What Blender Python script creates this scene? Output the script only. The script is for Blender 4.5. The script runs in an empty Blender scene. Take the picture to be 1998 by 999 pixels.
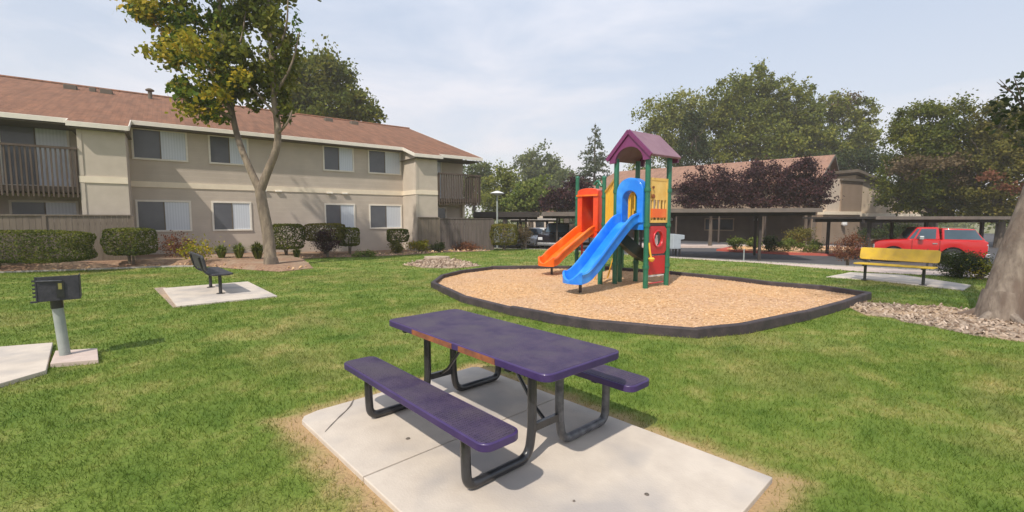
import bpy, math, random
import numpy as np
from mathutils import Vector, Matrix, noise as mnoise
R = math.radians
SC = bpy.context.scene
COL = SC.collection

# ------------------------------------------------------------------ camera
F_PX, PITCH, CAM_H = 882.0, R(4.7), 1.64          # focal length for a 1998 px wide frame
cam_data = bpy.data.cameras.new('camera')
cam_data.sensor_width = 36.0
cam_data.lens = 36.0 * F_PX / 1998.0
cam_data.clip_start = 0.05
cam_data.clip_end = 2000
cam = bpy.data.objects.new('camera', cam_data)
cam.location = (0, 0, CAM_H)
cam.rotation_euler = (R(90) - PITCH, 0, 0)
COL.objects.link(cam)
SC.camera = cam

# ------------------------------------------------------------------ sky, sun, exposure
SUN_EL = R(50)
SUN_DIR = Vector((-0.47, -0.88, 0)).normalized()   # horizontal direction towards the sun
w = bpy.data.worlds.new('World')
SC.world = w
w.use_nodes = True
nt = w.node_tree
nt.nodes.clear()
wo = nt.nodes.new('ShaderNodeOutputWorld')
bg = nt.nodes.new('ShaderNodeBackground')
sky = nt.nodes.new('ShaderNodeTexSky')
sky.sky_type = 'NISHITA'
sky.sun_disc = False
sky.sun_elevation = SUN_EL
sky.sun_rotation = math.atan2(SUN_DIR.x, SUN_DIR.y)
sky.altitude = 20
sky.air_density = 1.0
sky.dust_density = 1.6
sky.ozone_density = 1.2
bg.inputs['Strength'].default_value = 0.148
tc = nt.nodes.new('ShaderNodeTexCoord')
mp = nt.nodes.new('ShaderNodeMapping')
mp.inputs['Scale'].default_value = (1.0, 1.0, 3.5)
mp.inputs['Location'].default_value = (0.35, 0.2, 0.0)
nz = nt.nodes.new('ShaderNodeTexNoise')
nz.inputs['Scale'].default_value = 1.9
nz.inputs['Detail'].default_value = 5
nz.inputs['Roughness'].default_value = 0.55
nz.inputs['Distortion'].default_value = 0.3
rp = nt.nodes.new('ShaderNodeValToRGB')
rp.color_ramp.elements[0].position = 0.42
rp.color_ramp.elements[0].color = (0, 0, 0, 1)
rp.color_ramp.elements[1].position = 0.72
rp.color_ramp.elements[1].color = (1, 1, 1, 1)
sep = nt.nodes.new('ShaderNodeSeparateXYZ')
hz = nt.nodes.new('ShaderNodeMapRange')            # smoke haze: whitens the sky towards the horizon
hz.inputs['From Min'].default_value = 0.0
hz.inputs['From Max'].default_value = 0.55
hz.inputs['To Min'].default_value = 0.80
hz.inputs['To Max'].default_value = 0.62
mul = nt.nodes.new('ShaderNodeMath'); mul.operation = 'MULTIPLY'; mul.inputs[1].default_value = 0.42
mx = nt.nodes.new('ShaderNodeMath'); mx.operation = 'ADD'; mx.use_clamp = True
mix = nt.nodes.new('ShaderNodeMix'); mix.data_type = 'RGBA'
hb_ = nt.nodes.new('ShaderNodeValToRGB')
hb_.color_ramp.elements[0].position = 0.02; hb_.color_ramp.elements[0].color = (.84, .815, .82, 1)
hb_.color_ramp.elements[1].position = 0.50; hb_.color_ramp.elements[1].color = (.66, .77, .94, 1)
hs_ = nt.nodes.new('ShaderNodeVectorMath'); hs_.operation = 'SCALE'; hs_.inputs['Scale'].default_value = 6.6
L = nt.links.new
L(tc.outputs['Generated'], mp.inputs['Vector']); L(mp.outputs['Vector'], nz.inputs['Vector'])
L(nz.outputs['Fac'], rp.inputs['Fac']); L(rp.outputs['Color'], mul.inputs[0])
L(tc.outputs['Generated'], sep.inputs['Vector']); L(sep.outputs['Z'], hz.inputs['Value'])
L(hz.outputs['Result'], mx.inputs[0]); L(mul.outputs['Value'], mx.inputs[1])
L(mx.outputs['Value'], mix.inputs['Factor']); L(sky.outputs['Color'], mix.inputs['A'])
L(sep.outputs['Z'], hb_.inputs['Fac']); L(hb_.outputs['Color'], hs_.inputs[0])
cl_ = nt.nodes.new('ShaderNodeMix'); cl_.data_type = 'RGBA'; cl_.inputs['B'].default_value = (6.4, 6.0, 6.3, 1)
L(mul.outputs['Value'], cl_.inputs['Factor']); L(hs_.outputs['Vector'], cl_.inputs['A']); L(cl_.outputs['Result'], mix.inputs['B'])
L(mix.outputs['Result'], bg.inputs['Color']); L(bg.outputs['Background'], wo.inputs['Surface'])

sd = bpy.data.lights.new('sun', 'SUN')
sd.energy = 4.0
sd.angle = R(0.9)
sd.color = (1.0, 0.93, 0.82)
sun = bpy.data.objects.new('sun', sd)
sun.rotation_euler = (-Vector((SUN_DIR.x * math.cos(SUN_EL), SUN_DIR.y * math.cos(SUN_EL), math.sin(SUN_EL)))).to_track_quat('-Z', 'Y').to_euler()
sun.location = (-20, -30, 40)
COL.objects.link(sun)
SC.view_settings.view_transform = 'Standard'
SC.view_settings.look = 'None'
SC.view_settings.exposure = 0.1
SC.view_settings.gamma = 1.0
SC.cycles.max_bounces = 6
SC.cycles.volume_bounces = 1
SC.cycles.transparent_max_bounces = 8

# ------------------------------------------------------------------ survey helpers
def ray(x, y):
    dx = (x - 999) / F_PX; dy = (499.5 - y) / F_PX
    return (dx, math.cos(PITCH) + dy * math.sin(PITCH), -math.sin(PITCH) + dy * math.cos(PITCH))
def G(x, y, z=0.0):                                # point of the plane at height z
    d = ray(x, y); t = (z - CAM_H) / d[2]
    return (d[0] * t, d[1] * t, z)
def at(x, y, Y):                                   # point at distance Y
    d = ray(x, y); t = Y / d[1]
    return Vector((d[0] * t, Y, CAM_H + d[2] * t))
def mpp(Y): return Y / F_PX

# ------------------------------------------------------------------ object helpers
def tag(o, label=None, cat=None, group=None, kind=None):
    if label: o['label'] = label
    if cat: o['category'] = cat
    if group: o['group'] = group
    if kind: o['kind'] = kind
    return o
def empty(name, loc=(0, 0, 0), rz=0, **k):
    o = bpy.data.objects.new(name, None)
    o.location = loc; o.rotation_euler = (0, 0, rz); o.empty_display_size = 0.2
    COL.objects.link(o)
    return tag(o, **k)
def copy_tree(o, parent=None):
    c = o.copy(); COL.objects.link(c)
    c.parent = parent
    for ch in list(o.children): copy_tree(ch, c)
    return c

class MB:
    def __init__(s): s.v = []; s.f = []
    def add(s, vs, fs):
        b = len(s.v); s.v += [tuple(p) for p in vs]; s.f += [tuple(b + i for i in f) for f in fs]; return s
    def box(s, x0, x1, y0, y1, z0, z1):
        if x0 > x1: x0, x1 = x1, x0
        if y0 > y1: y0, y1 = y1, y0
        vs = [(x0, y0, z0), (x1, y0, z0), (x1, y1, z0), (x0, y1, z0), (x0, y0, z1), (x1, y0, z1), (x1, y1, z1), (x0, y1, z1)]
        return s.add(vs, [(3, 2, 1, 0), (4, 5, 6, 7), (0, 1, 5, 4), (1, 2, 6, 5), (2, 3, 7, 6), (3, 0, 4, 7)])
    def bar(s, a, b, w, h, up=(0, 0, 1)):
        a, b, up = Vector(a), Vector(b), Vector(up)
        t = (b - a).normalized(); sd = t.cross(up)
        if sd.length < 1e-5: sd = t.cross(Vector((1, 0, 0)))
        sd.normalize(); u = sd.cross(t).normalized()
        vs = []
        for p in (a, b):
            for i, j in ((-1, -1), (1, -1), (1, 1), (-1, 1)): vs.append(p + sd * (i * w / 2) + u * (j * h / 2))
        return s.add(vs, [(3, 2, 1, 0), (4, 5, 6, 7), (0, 1, 5, 4), (1, 2, 6, 5), (2, 3, 7, 6), (3, 0, 4, 7)])
    def prism(s, poly, z0, z1, M=None):            # polygon in xy (counter-clockwise) extruded in z
        n = len(poly)
        vs = [Vector((p[0], p[1], z0)) for p in poly] + [Vector((p[0], p[1], z1)) for p in poly]
        if M is not None: vs = [M @ v for v in vs]
        return s.add(vs, [tuple(range(n - 1, -1, -1)), tuple(range(n, 2 * n))] + [(i, (i + 1) % n, n + (i + 1) % n, n + i) for i in range(n)])
    def tube(s, pts, r, n=10, caps=True):
        pts = [Vector(p) for p in pts]
        rs = r if isinstance(r, (list, tuple)) else [r] * len(pts)
        vs, fs = [], []; ref = None
        for i, p in enumerate(pts):
            t = ((pts[min(i + 1, len(pts) - 1)] - pts[max(i - 1, 0)])).normalized()
            if ref is None:
                ref = t.cross(Vector((0, 0, 1)))
                if ref.length < 1e-3: ref = t.cross(Vector((0, 1, 0)))
            ref = (ref - t * ref.dot(t)).normalized(); u = t.cross(ref)
            for k in range(n):
                a = 2 * math.pi * k / n
                vs.append(p + (ref * math.cos(a) + u * math.sin(a)) * rs[i])
        for i in range(len(pts) - 1):
            for k in range(n):
                k2 = (k + 1) % n
                fs.append((i * n + k, i * n + k2, (i + 1) * n + k2, (i + 1) * n + k))
        if caps:
            fs.append(tuple(range(n - 1, -1, -1))); m = (len(pts) - 1) * n; fs.append(tuple(range(m, m + n)))
        return s.add(vs, fs)
    def lathe(s, prof, c=(0, 0, 0), n=16):          # profile of (radius, z)
        vs, fs = [], []
        for r_, z in prof:
            for k in range(n):
                a = 2 * math.pi * k / n; vs.append((c[0] + r_ * math.cos(a), c[1] + r_ * math.sin(a), c[2] + z))
        for i in range(len(prof) - 1):
            for k in range(n):
                k2 = (k + 1) % n; fs.append((i * n + k, i * n + k2, (i + 1) * n + k2, (i + 1) * n + k))
        fs.append(tuple(range(n - 1, -1, -1))); m = (len(prof) - 1) * n; fs.append(tuple(range(m, m + n)))
        return s.add(vs, fs)
    def sweep(s, prof, path, side):                 # prof: closed list of (side, normal); path: Vector list; side: unit vector
        side = Vector(side).normalized(); n = len(prof); vs, fs = [], []
        for i, p in enumerate(path):
            t = (path[min(i + 1, len(path) - 1)] - path[max(i - 1, 0)]).normalized()
            nn = side.cross(t).normalized()
            if nn.z < 0: nn = -nn
            for a, b in prof: vs.append(p + side * a + nn * b)
        for i in range(len(path) - 1):
            for k in range(n):
                k2 = (k + 1) % n; fs.append((i * n + k, i * n + k2, (i + 1) * n + k2, (i + 1) * n + k))
        fs.append(tuple(range(n - 1, -1, -1))); m = (len(path) - 1) * n; fs.append(tuple(range(m, m + n)))
        return s.add(vs, fs)
    def build(s, name, mat, parent=None, smooth=False, bevel=0, loc=None, fix=True, **k):
        me = bpy.data.meshes.new(name); me.from_pydata(s.v, [], s.f); me.update()
        if fix:
            import bmesh
            b = bmesh.new(); b.from_mesh(me); bmesh.ops.recalc_face_normals(b, faces=b.faces); b.to_mesh(me); b.free()
        o = bpy.data.objects.new(name, me); COL.objects.link(o)
        me.materials.append(mat)
        if loc: o.location = loc
        if parent: o.parent = parent
        if smooth:
            me.polygons.foreach_set('use_smooth', [True] * len(me.polygons))
            try: me.set_sharp_from_angle(angle=R(40))
            except Exception: pass
        if bevel:
            m = o.modifiers.new('bevel', 'BEVEL'); m.width = bevel; m.segments = 2; m.limit_method = 'ANGLE'
        return tag(o, **k)

def smooth_path(pts, it=2):
    pts = [Vector(p) for p in pts]
    for _ in range(it):
        q = [pts[0]]
        for a, b in zip(pts[:-1], pts[1:]): q += [a * .75 + b * .25, a * .25 + b * .75]
        q.append(pts[-1]); pts = q
    return pts
def rrect(x0, x1, y0, y1, r, n=5):
    o = []
    for cx, cy, a0 in ((x1 - r, y0 + r, -90), (x1 - r, y1 - r, 0), (x0 + r, y1 - r, 90), (x0 + r, y0 + r, 180)):
        for i in range(n + 1):
            a = R(a0 + 90 * i / n); o.append((cx + r * math.cos(a), cy + r * math.sin(a)))
    return o

# ------------------------------------------------------------------ materials
def new_mat(name):
    m = bpy.data.materials.new(name); m.use_nodes = True
    return m, m.node_tree, m.node_tree.nodes['Principled BSDF']
def N(nt, t, **k):
    n = nt.nodes.new(t)
    for a, b in k.items():
        if a.startswith('i_'): n.inputs[a[2:].replace('_', ' ')].default_value = b
        else: setattr(n, a, b)
    return n
def c4(c): return (c[0], c[1], c[2], 1)
def ramp(nt, stops):
    r_ = nt.nodes.new('ShaderNodeValToRGB'); e = r_.color_ramp.elements
    e[0].position, e[0].color = stops[0][0], c4(stops[0][1]); e[1].position, e[1].color = stops[-1][0], c4(stops[-1][1])
    for p, c in stops[1:-1]:
        x = e.new(p); x.color = c4(c)
    return r_
def mat(name, c1, c2=None, scale=6, rough=.7, bump=0, bscale=None, metal=0, spec=None, c3=None, scale3=1.2, coords='Object', detail=5, coat=0, stretch=None):
    """two colours mixed by fine noise; optional third one in large soft patches"""
    m, nt, b = new_mat(name)
    b.inputs['Roughness'].default_value = rough; b.inputs['Metallic'].default_value = metal
    if spec is not None: b.inputs['Specular IOR Level'].default_value = spec
    if coat: b.inputs['Coat Weight'].default_value = coat; b.inputs['Coat Roughness'].default_value = .08
    tc = N(nt, 'ShaderNodeTexCoord'); src = tc.outputs[coords]
    if coords == 'World': pass
    if stretch:
        mp_ = N(nt, 'ShaderNodeMapping'); mp_.inputs['Scale'].default_value = stretch
        nt.links.new(src, mp_.inputs['Vector']); src = mp_.outputs['Vector']
    if c2 is None: c2 = tuple(x * .8 for x in c1)
    n1 = N(nt, 'ShaderNodeTexNoise', i_Scale=scale, i_Detail=detail, i_Roughness=.6)
    nt.links.new(src, n1.inputs['Vector'])
    r1 = ramp(nt, [(.35, c1), (.66, c2)]); nt.links.new(n1.outputs['Fac'], r1.inputs['Fac'])
    out = r1.outputs['Color']
    if c3 is not None:
        n2 = N(nt, 'ShaderNodeTexNoise', i_Scale=scale3, i_Detail=3)
        nt.links.new(src, n2.inputs['Vector'])
        r2 = ramp(nt, [(.48, (0, 0, 0)), (.66, (1, 1, 1))]); nt.links.new(n2.outputs['Fac'], r2.inputs['Fac'])
        mx = N(nt, 'ShaderNodeMix', data_type='RGBA'); mx.inputs['B'].default_value = c4(c3)
        nt.links.new(r2.outputs['Color'], mx.inputs['Factor']); nt.links.new(out, mx.inputs['A']); out = mx.outputs['Result']
    nt.links.new(out, b.inputs['Base Color'])
    if bump:
        n3 = N(nt, 'ShaderNodeTexNoise', i_Scale=bscale or scale * 3, i_Detail=4)
        nt.links.new(src, n3.inputs['Vector'])
        bp = N(nt, 'ShaderNodeBump', i_Strength=bump, i_Distance=.02)
        nt.links.new(n3.outputs['Fac'], bp.inputs['Height']); nt.links.new(bp.outputs['Normal'], b.inputs['Normal'])
    return m
def leaf_mat(name, stops, trans=.35, rough=.55):
    m, nt, b = new_mat(name)
    a = N(nt, 'ShaderNodeAttribute', attribute_name='rnd')
    r_ = ramp(nt, stops); nt.links.new(a.outputs['Fac'], r_.inputs['Fac'])
    nt.links.new(r_.outputs['Color'], b.inputs['Base Color']); b.inputs['Roughness'].default_value = rough
    b.inputs['Specular IOR Level'].default_value = .12
    t = N(nt, 'ShaderNodeBsdfTranslucent'); nt.links.new(r_.outputs['Color'], t.inputs['Color'])
    ms = N(nt, 'ShaderNodeMixShader'); ms.inputs['Fac'].default_value = trans
    nt.links.new(b.outputs['BSDF'], ms.inputs[1]); nt.links.new(t.outputs['BSDF'], ms.inputs[2])
    nt.links.new(ms.outputs['Shader'], nt.nodes['Material Output'].inputs['Surface'])
    return m
def siding_mat(name, c, c2):
    m, nt, b = new_mat(name); b.inputs['Roughness'].default_value = .85
    tc = N(nt, 'ShaderNodeTexCoord')
    n1 = N(nt, 'ShaderNodeTexNoise', i_Scale=1.3, i_Detail=6); nt.links.new(tc.outputs['Object'], n1.inputs['Vector'])
    r1 = ramp(nt, [(.35, c), (.68, c2)]); nt.links.new(n1.outputs['Fac'], r1.inputs['Fac'])
    nt.links.new(r1.outputs['Color'], b.inputs['Base Color'])
    wv = N(nt, 'ShaderNodeTexWave', wave_type='BANDS', bands_direction='Z', wave_profile='SAW', i_Scale=1.6)
    nt.links.new(tc.outputs['Object'], wv.inputs['Vector'])
    n2 = N(nt, 'ShaderNodeTexNoise', i_Scale=40, i_Detail=4); nt.links.new(tc.outputs['Object'], n2.inputs['Vector'])
    ad = N(nt, 'ShaderNodeMath', operation='MULTIPLY_ADD'); ad.inputs[1].default_value = .4
    nt.links.new(n2.outputs['Fac'], ad.inputs[0]); nt.links.new(wv.outputs['Fac'], ad.inputs[2])
    bp = N(nt, 'ShaderNodeBump', i_Strength=.35, i_Distance=.012)
    nt.links.new(ad.outputs['Value'], bp.inputs['Height']); nt.links.new(bp.outputs['Normal'], b.inputs['Normal'])
    return m
def shingle_mat(name, c1, c2, c3, rowh=.16, ang=0):
    m, nt, b = new_mat(name); b.inputs['Roughness'].default_value = .95
    tc = N(nt, 'ShaderNodeTexCoord')
    br = N(nt, 'ShaderNodeTexBrick', i_Scale=1.0)
    br.inputs['Color1'].default_value = c4(c1); br.inputs['Color2'].default_value = c4(c2); br.inputs['Mortar'].default_value = c4(tuple(x * .72 for x in c1))
    br.inputs['Mortar Size'].default_value = .012; br.inputs['Brick Width'].default_value = .3; br.inputs['Row Height'].default_value = rowh
    mp_ = N(nt, 'ShaderNodeMapping'); mp_.inputs['Rotation'].default_value = (0, 0, ang)
    nt.links.new(tc.outputs['Object'], mp_.inputs['Vector']); nt.links.new(mp_.outputs['Vector'], br.inputs['Vector'])
    n1 = N(nt, 'ShaderNodeTexNoise', i_Scale=2.2, i_Detail=8, i_Roughness=.7); nt.links.new(tc.outputs['Object'], n1.inputs['Vector'])
    r1 = ramp(nt, [(.4, (0, 0, 0)), (.7, (1, 1, 1))]); nt.links.new(n1.outputs['Fac'], r1.inputs['Fac'])
    mx = N(nt, 'ShaderNodeMix', data_type='RGBA'); mx.inputs['B'].default_value = c4(c3)
    ml = N(nt, 'ShaderNodeMath', operation='MULTIPLY'); ml.inputs[1].default_value = .5
    nt.links.new(r1.outputs['Color'], ml.inputs[0]); nt.links.new(ml.outputs['Value'], mx.inputs['Factor'])
    nt.links.new(br.outputs['Color'], mx.inputs['A']); nt.links.new(mx.outputs['Result'], b.inputs['Base Color'])
    st = N(nt, 'ShaderNodeTexNoise', i_Scale=3.0, i_Detail=5); sm = N(nt, 'ShaderNodeMapping'); sm.inputs['Scale'].default_value = (1.6, .22, .22); nt.links.new(tc.outputs['Object'], sm.inputs['Vector']); nt.links.new(sm.outputs['Vector'], st.inputs['Vector'])
    sr = ramp(nt, [(.35, (.82, .82, .82)), (.65, (1.16, 1.16, 1.16))]); nt.links.new(st.outputs['Fac'], sr.inputs['Fac'])
    m2 = N(nt, 'ShaderNodeMix', data_type='RGBA', blend_type='MULTIPLY'); m2.inputs['Factor'].default_value = 1; nt.links.new(mx.outputs['Result'], m2.inputs['A']); nt.links.new(sr.outputs['Color'], m2.inputs['B']); nt.links.new(m2.outputs['Result'], b.inputs['Base Color'])
    bp = N(nt, 'ShaderNodeBump', i_Strength=.5, i_Distance=.015)
    nt.links.new(br.outputs['Fac'], bp.inputs['Height']); nt.links.new(bp.outputs['Normal'], b.inputs['Normal'])
    return m

# slab rectangle of the picnic table, used by the lawn material and the blades
SLAB_A = math.atan2(-2.21, 2.08)                   # direction of its long side
SL_C, SL_S = math.cos(SLAB_A), math.sin(SLAB_A)
SLAB_O = (-1.75, 3.57)                             # left corner
SLAB_L, SLAB_W = 2.95, 1.86
def lawn_mat(name, blades=False):
    m, nt, b = new_mat(name)
    geo = N(nt, 'ShaderNodeNewGeometry'); P = geo.outputs['Position']; lk = nt.links.new
    def noise_(s, d=4, r_=.6, dist=0):
        n = N(nt, 'ShaderNodeTexNoise', i_Scale=s, i_Detail=d, i_Roughness=r_, i_Distortion=dist); lk(P, n.inputs['Vector']); return n.outputs['Fac']
    big, mid, fine = noise_(.5, 4, .6, .4), noise_(1.5, 6, .7, .3), noise_(45, 3)
    green = ramp(nt, [(.32, (.080, .140, .018)), (.50, (.145, .203, .034)), (.70, (.225, .255, .056))]); lk(mid, green.inputs['Fac'])
    dry = ramp(nt, [(.3, (.27, .225, .08)), (.7, (.44, .335, .15))]); lk(mid, dry.inputs['Fac'])
    # dryness = patches + bare rim of the slab
    mr = N(nt, 'ShaderNodeMapRange', i_From_Min=.50, i_From_Max=.70, i_To_Min=0.0, i_To_Max=.55); lk(big, mr.inputs['Value'])
    mr2 = N(nt, 'ShaderNodeMapRange', i_From_Min=.52, i_From_Max=.74, i_To_Min=0.0, i_To_Max=.42); lk(mid, mr2.inputs['Value'])
    mp_ = N(nt, 'ShaderNodeMapping', vector_type='TEXTURE')
    cx = SLAB_O[0] + SL_C * SLAB_L / 2 - SL_S * -SLAB_W / 2; cy = SLAB_O[1] + SL_S * SLAB_L / 2 + SL_C * -SLAB_W / 2
    # the slab lies on the -w side of its left corner's long edge (towards the camera) or beyond it: centre worked out below
    mp_.inputs['Location'].default_value = (SLAB_CX, SLAB_CY, 0); mp_.inputs['Rotation'].default_value = (0, 0, SLAB_A)
    lk(P, mp_.inputs['Vector'])
    ab = N(nt, 'ShaderNodeVectorMath', operation='ABSOLUTE'); lk(mp_.outputs['Vector'], ab.inputs[0])
    sb = N(nt, 'ShaderNodeVectorMath', operation='SUBTRACT'); sb.inputs[1].default_value = (SLAB_L / 2, SLAB_W / 2, 0); lk(ab.outputs['Vector'], sb.inputs[0])
    sp = N(nt, 'ShaderNodeSeparateXYZ'); lk(sb.outputs['Vector'], sp.inputs['Vector'])
    mxm = N(nt, 'ShaderNodeMath', operation='MAXIMUM'); lk(sp.outputs['X'], mxm.inputs[0]); lk(sp.outputs['Y'], mxm.inputs[1])
    nn = N(nt, 'ShaderNodeMath', operation='MULTIPLY_ADD'); nn.inputs[1].default_value = -.34; lk(noise_(5, 4), nn.inputs[0]); lk(mxm.outputs[0], nn.inputs[2])
    rim = N(nt, 'ShaderNodeMapRange', i_From_Min=-.13, i_From_Max=.12, i_To_Min=1.0, i_To_Max=0.0); lk(nn.outputs[0], rim.inputs['Value'])
    a1 = N(nt, 'ShaderNodeMath', operation='ADD'); lk(mr.outputs[0], a1.inputs[0]); lk(mr2.outputs[0], a1.inputs[1])
    a2 = N(nt, 'ShaderNodeMath', operation='ADD', use_clamp=True); lk(a1.outputs[0], a2.inputs[0]); lk(rim.outputs[0], a2.inputs[1])
    mx = N(nt, 'ShaderNodeMix', data_type='RGBA'); lk(a2.outputs[0], mx.inputs['Factor']); lk(green.outputs['Color'], mx.inputs['A']); lk(dry.outputs['Color'], mx.inputs['B'])
    out = mx.outputs['Result']
    b.inputs['Roughness'].default_value = .8; b.inputs['Specular IOR Level'].default_value = .2
    if blades:
        at_ = N(nt, 'ShaderNodeAttribute', attribute_name='rnd')
        rr = ramp(nt, [(0, (.72, .78, .6)), (.55, (1.0, 1.03, 1.0)), (.92, (1.2, 1.2, 1.05)), (1, (1.6, 1.45, 1.3))]); lk(at_.outputs['Fac'], rr.inputs['Fac'])
        mm = N(nt, 'ShaderNodeMix', data_type='RGBA', blend_type='MULTIPLY'); mm.inputs['Factor'].default_value = 1
        lk(out, mm.inputs['A']); lk(rr.outputs['Color'], mm.inputs['B']); out = mm.outputs['Result']
        t = N(nt, 'ShaderNodeBsdfTranslucent'); lk(out, t.inputs['Color'])
        ms = N(nt, 'ShaderNodeMixShader'); ms.inputs['Fac'].default_value = .3
        lk(b.outputs['BSDF'], ms.inputs[1]); lk(t.outputs['BSDF'], ms.inputs[2]); lk(ms.outputs[0], nt.nodes['Material Output'].inputs['Surface'])
    else:
        bp = N(nt, 'ShaderNodeBump', i_Strength=.6, i_Distance=.03); lk(fine, bp.inputs['Height']); lk(bp.outputs['Normal'], b.inputs['Normal'])
        bare = N(nt, 'ShaderNodeMix', data_type='RGBA'); bare.inputs['B'].default_value = (.42, .27, .15, 1)
        rim2 = N(nt, 'ShaderNodeMapRange', i_From_Min=-.15, i_From_Max=0.03, i_To_Min=.8, i_To_Max=0.0); lk(nn.outputs[0], rim2.inputs['Value'])
        lk(rim2.outputs[0], bare.inputs['Factor']); lk(out, bare.inputs['A']); out = bare.outputs['Result']
    lk(out, b.inputs['Base Color'])
    return m
# side direction of the slab: from the left corner to the back corner
SW = (math.sin(-SLAB_A), math.cos(SLAB_A))
SLAB_CX = SLAB_O[0] + SL_C * SLAB_L / 2 + SW[0] * SLAB_W / 2
SLAB_CY = SLAB_O[1] + SL_S * SLAB_L / 2 + SW[1] * SLAB_W / 2

M = {}
M['lawn'] = lawn_mat('lawn'); M['blades'] = lawn_mat('blades', True)
M['concrete'] = mat('concrete', (.58, .505, .425), (.51, .44, .37), 5, .85, .12, 60, c3=(.40, .36, .33), scale3=1.5)
M['concrete_pink'] = mat('concrete_pink', (.56, .45, .39), (.46, .36, .31), 5, .85, .1)
M['crack'] = mat('crack', (.10, .085, .07), (.16, .13, .11), 20, .9)
M['asphalt'] = mat('asphalt', (.060, .058, .062), (.085, .080, .085), 3, .85, .1, 80)
M['curb'] = mat('curb', (.42, .38, .34), (.33, .30, .27), 4, .85, .1)
M['redcurb'] = mat('redcurb', (.50, .09, .06), (.38, .09, .07), 3, .7)
M['far'] = mat('far', (.15, .16, .07), (.22, .19, .1), .1, .9)
M['mulch'] = mat('mulch', (.19, .10, .06), (.34, .22, .14), 9, .95, .8, 25, c3=(.30, .22, .15), scale3=.8)
M['litter'] = mat('litter', (.42, .33, .25), (.22, .155, .11), 14, .95, .8, 30, c3=(.46, .32, .20), scale3=.7)
M['purple'] = mat('purple', (.040, .027, .066), (.066, .048, .082), 7, .6, .25, 150, c3=(.070, .056, .078), scale3=3.0, coords='Object', spec=.35)
M['purple_edge'] = mat('purple_edge', (.040, .020, .095), (.055, .030, .115), 8, .4, .05, coat=.15)
M['rust'] = mat('rust', (.30, .10, .035), (.16, .06, .035), 14, .8, .3)
M['black_metal'] = mat('black_metal', (.018, .018, .02), (.03, .03, .034), 12, .32, .05, coat=.3)
M['worn_metal'] = mat('worn_metal', (.05, .052, .058), (.14, .14, .15), 14, .35, .1)
M['bolt'] = mat('bolt', (.35, .34, .32), None, 10, .4, metal=.8)
M['timber'] = mat('timber', (.035, .028, .032), (.07, .052, .055), 5, .7, .3, 30)
M['green_post'] = mat('green_post', (.010, .12, .065), (.02, .15, .085), 8, .35, coat=.3)
M['blue'] = mat('blue', (.006, .18, .74), (.012, .22, .80), 3, .34, .04, 30, coat=.25, c3=(.05, .32, .84), scale3=2.2)
M['orange'] = mat('orange', (.88, .15, .008), (.82, .12, .008), 3, .36, .04, 30, coat=.25, c3=(.88, .22, .03), scale3=2.2)
M['redorange'] = mat('redorange', (.66, .045, .012), (.72, .075, .012), 3, .35, coat=.3)
M['red_panel'] = mat('red_panel', (.55, .018, .025), (.47, .02, .03), 3, .35, coat=.3)
M['yellow'] = mat('yellow', (.82, .50, .05), (.74, .38, .03), 3, .4, coat=.2)
M['yellow_pale'] = mat('yellow_pale', (.85, .58, .18), (.76, .46, .10), 4, .5)
M['plum'] = mat('plum', (.15, .025, .10), (.19, .035, .13), 3, .45, coat=.2)
M['plum_roof'] = mat('plum_roof', (.22, .115, .145), (.27, .155, .185), 3, .5, .1)
M['dark_green'] = mat('dark_green', (.010, .028, .02), (.02, .045, .03), 4, .4)
M['deck'] = mat('deck', (.05, .05, .055), (.09, .08, .08), 9, .6)
M['white'] = mat('white', (.72, .72, .72), (.6, .6, .6), 5, .5)
M['wall'] = siding_mat('wall', (.47, .40, .335), (.54, .46, .385))
M['wall_fine'] = mat('wall_fine', (.54, .465, .385), (.49, .42, .345), 2.5, .9, .15, 60)
M['cream'] = mat('cream', (.80, .69, .54), (.74, .63, .49), 3, .8)
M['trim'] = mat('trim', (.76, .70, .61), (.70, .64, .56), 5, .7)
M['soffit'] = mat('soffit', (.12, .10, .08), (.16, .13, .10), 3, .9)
M['roof'] = shingle_mat('roof', (.190, .085, .046), (.245, .110, .060), (.16, .09, .058), .18)
M['roof_far'] = shingle_mat('roof_far', (.27, .145, .095), (.32, .175, .12), (.24, .14, .10), .3)
M['screen'] = mat('screen', (.085, .088, .105), (.11, .112, .13), 1.5, .35, coat=.3)
M['darkglass'] = mat('darkglass', (.02, .024, .03), (.035, .04, .05), 1, .08, spec=.8)
M['carglass'] = mat('carglass', (.035, .06, .08), (.06, .10, .13), 1, .08, spec=.8)
M['dark_wood'] = mat('dark_wood', (.075, .052, .04), (.12, .088, .07), 3, .9, .3, 30, stretch=(1, 1, .2))
M['rail_wood'] = mat('rail_wood', (.13, .10, .085), (.19, .145, .12), 3, .9, .3, 30, stretch=(1, 1, .2))
M['fence_wood'] = mat('fence_wood', (.165, .13, .10), (.22, .175, .135), 2.5, .9, .3, 30, stretch=(3, 3, .3))
M['fence_dark_shaded'] = mat('fence_dark_shaded', (.085, .07, .062), (.125, .10, .09), 2.5, .9, .3, 30, stretch=(3, 3, .3))  # darker wood, with some balcony shade put into its colour
M['bark'] = mat('bark', (.27, .22, .175), (.13, .10, .08), 9, .95, 1.0, 26, c3=(.15, .105, .08), scale3=2.4, stretch=(1, 1, .28), detail=9)
M['bark_main'] = mat('bark_main', (.28, .22, .16), (.15, .115, .085), 9, .95, .9, 24, c3=(.115, .09, .07), scale3=2.6, stretch=(1, 1, .35), detail=8)
M['bark_dark'] = mat('bark_dark', (.09, .07, .055), (.14, .11, .085), 5, .95, .5, stretch=(1, 1, .3))
M['galv'] = mat('galv', (.36, .39, .36), (.28, .31, .29), 6, .5, .05, metal=.15)
M['grill'] = mat('grill', (.028, .028, .036), (.05, .048, .058), 9, .6, .2)
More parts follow.
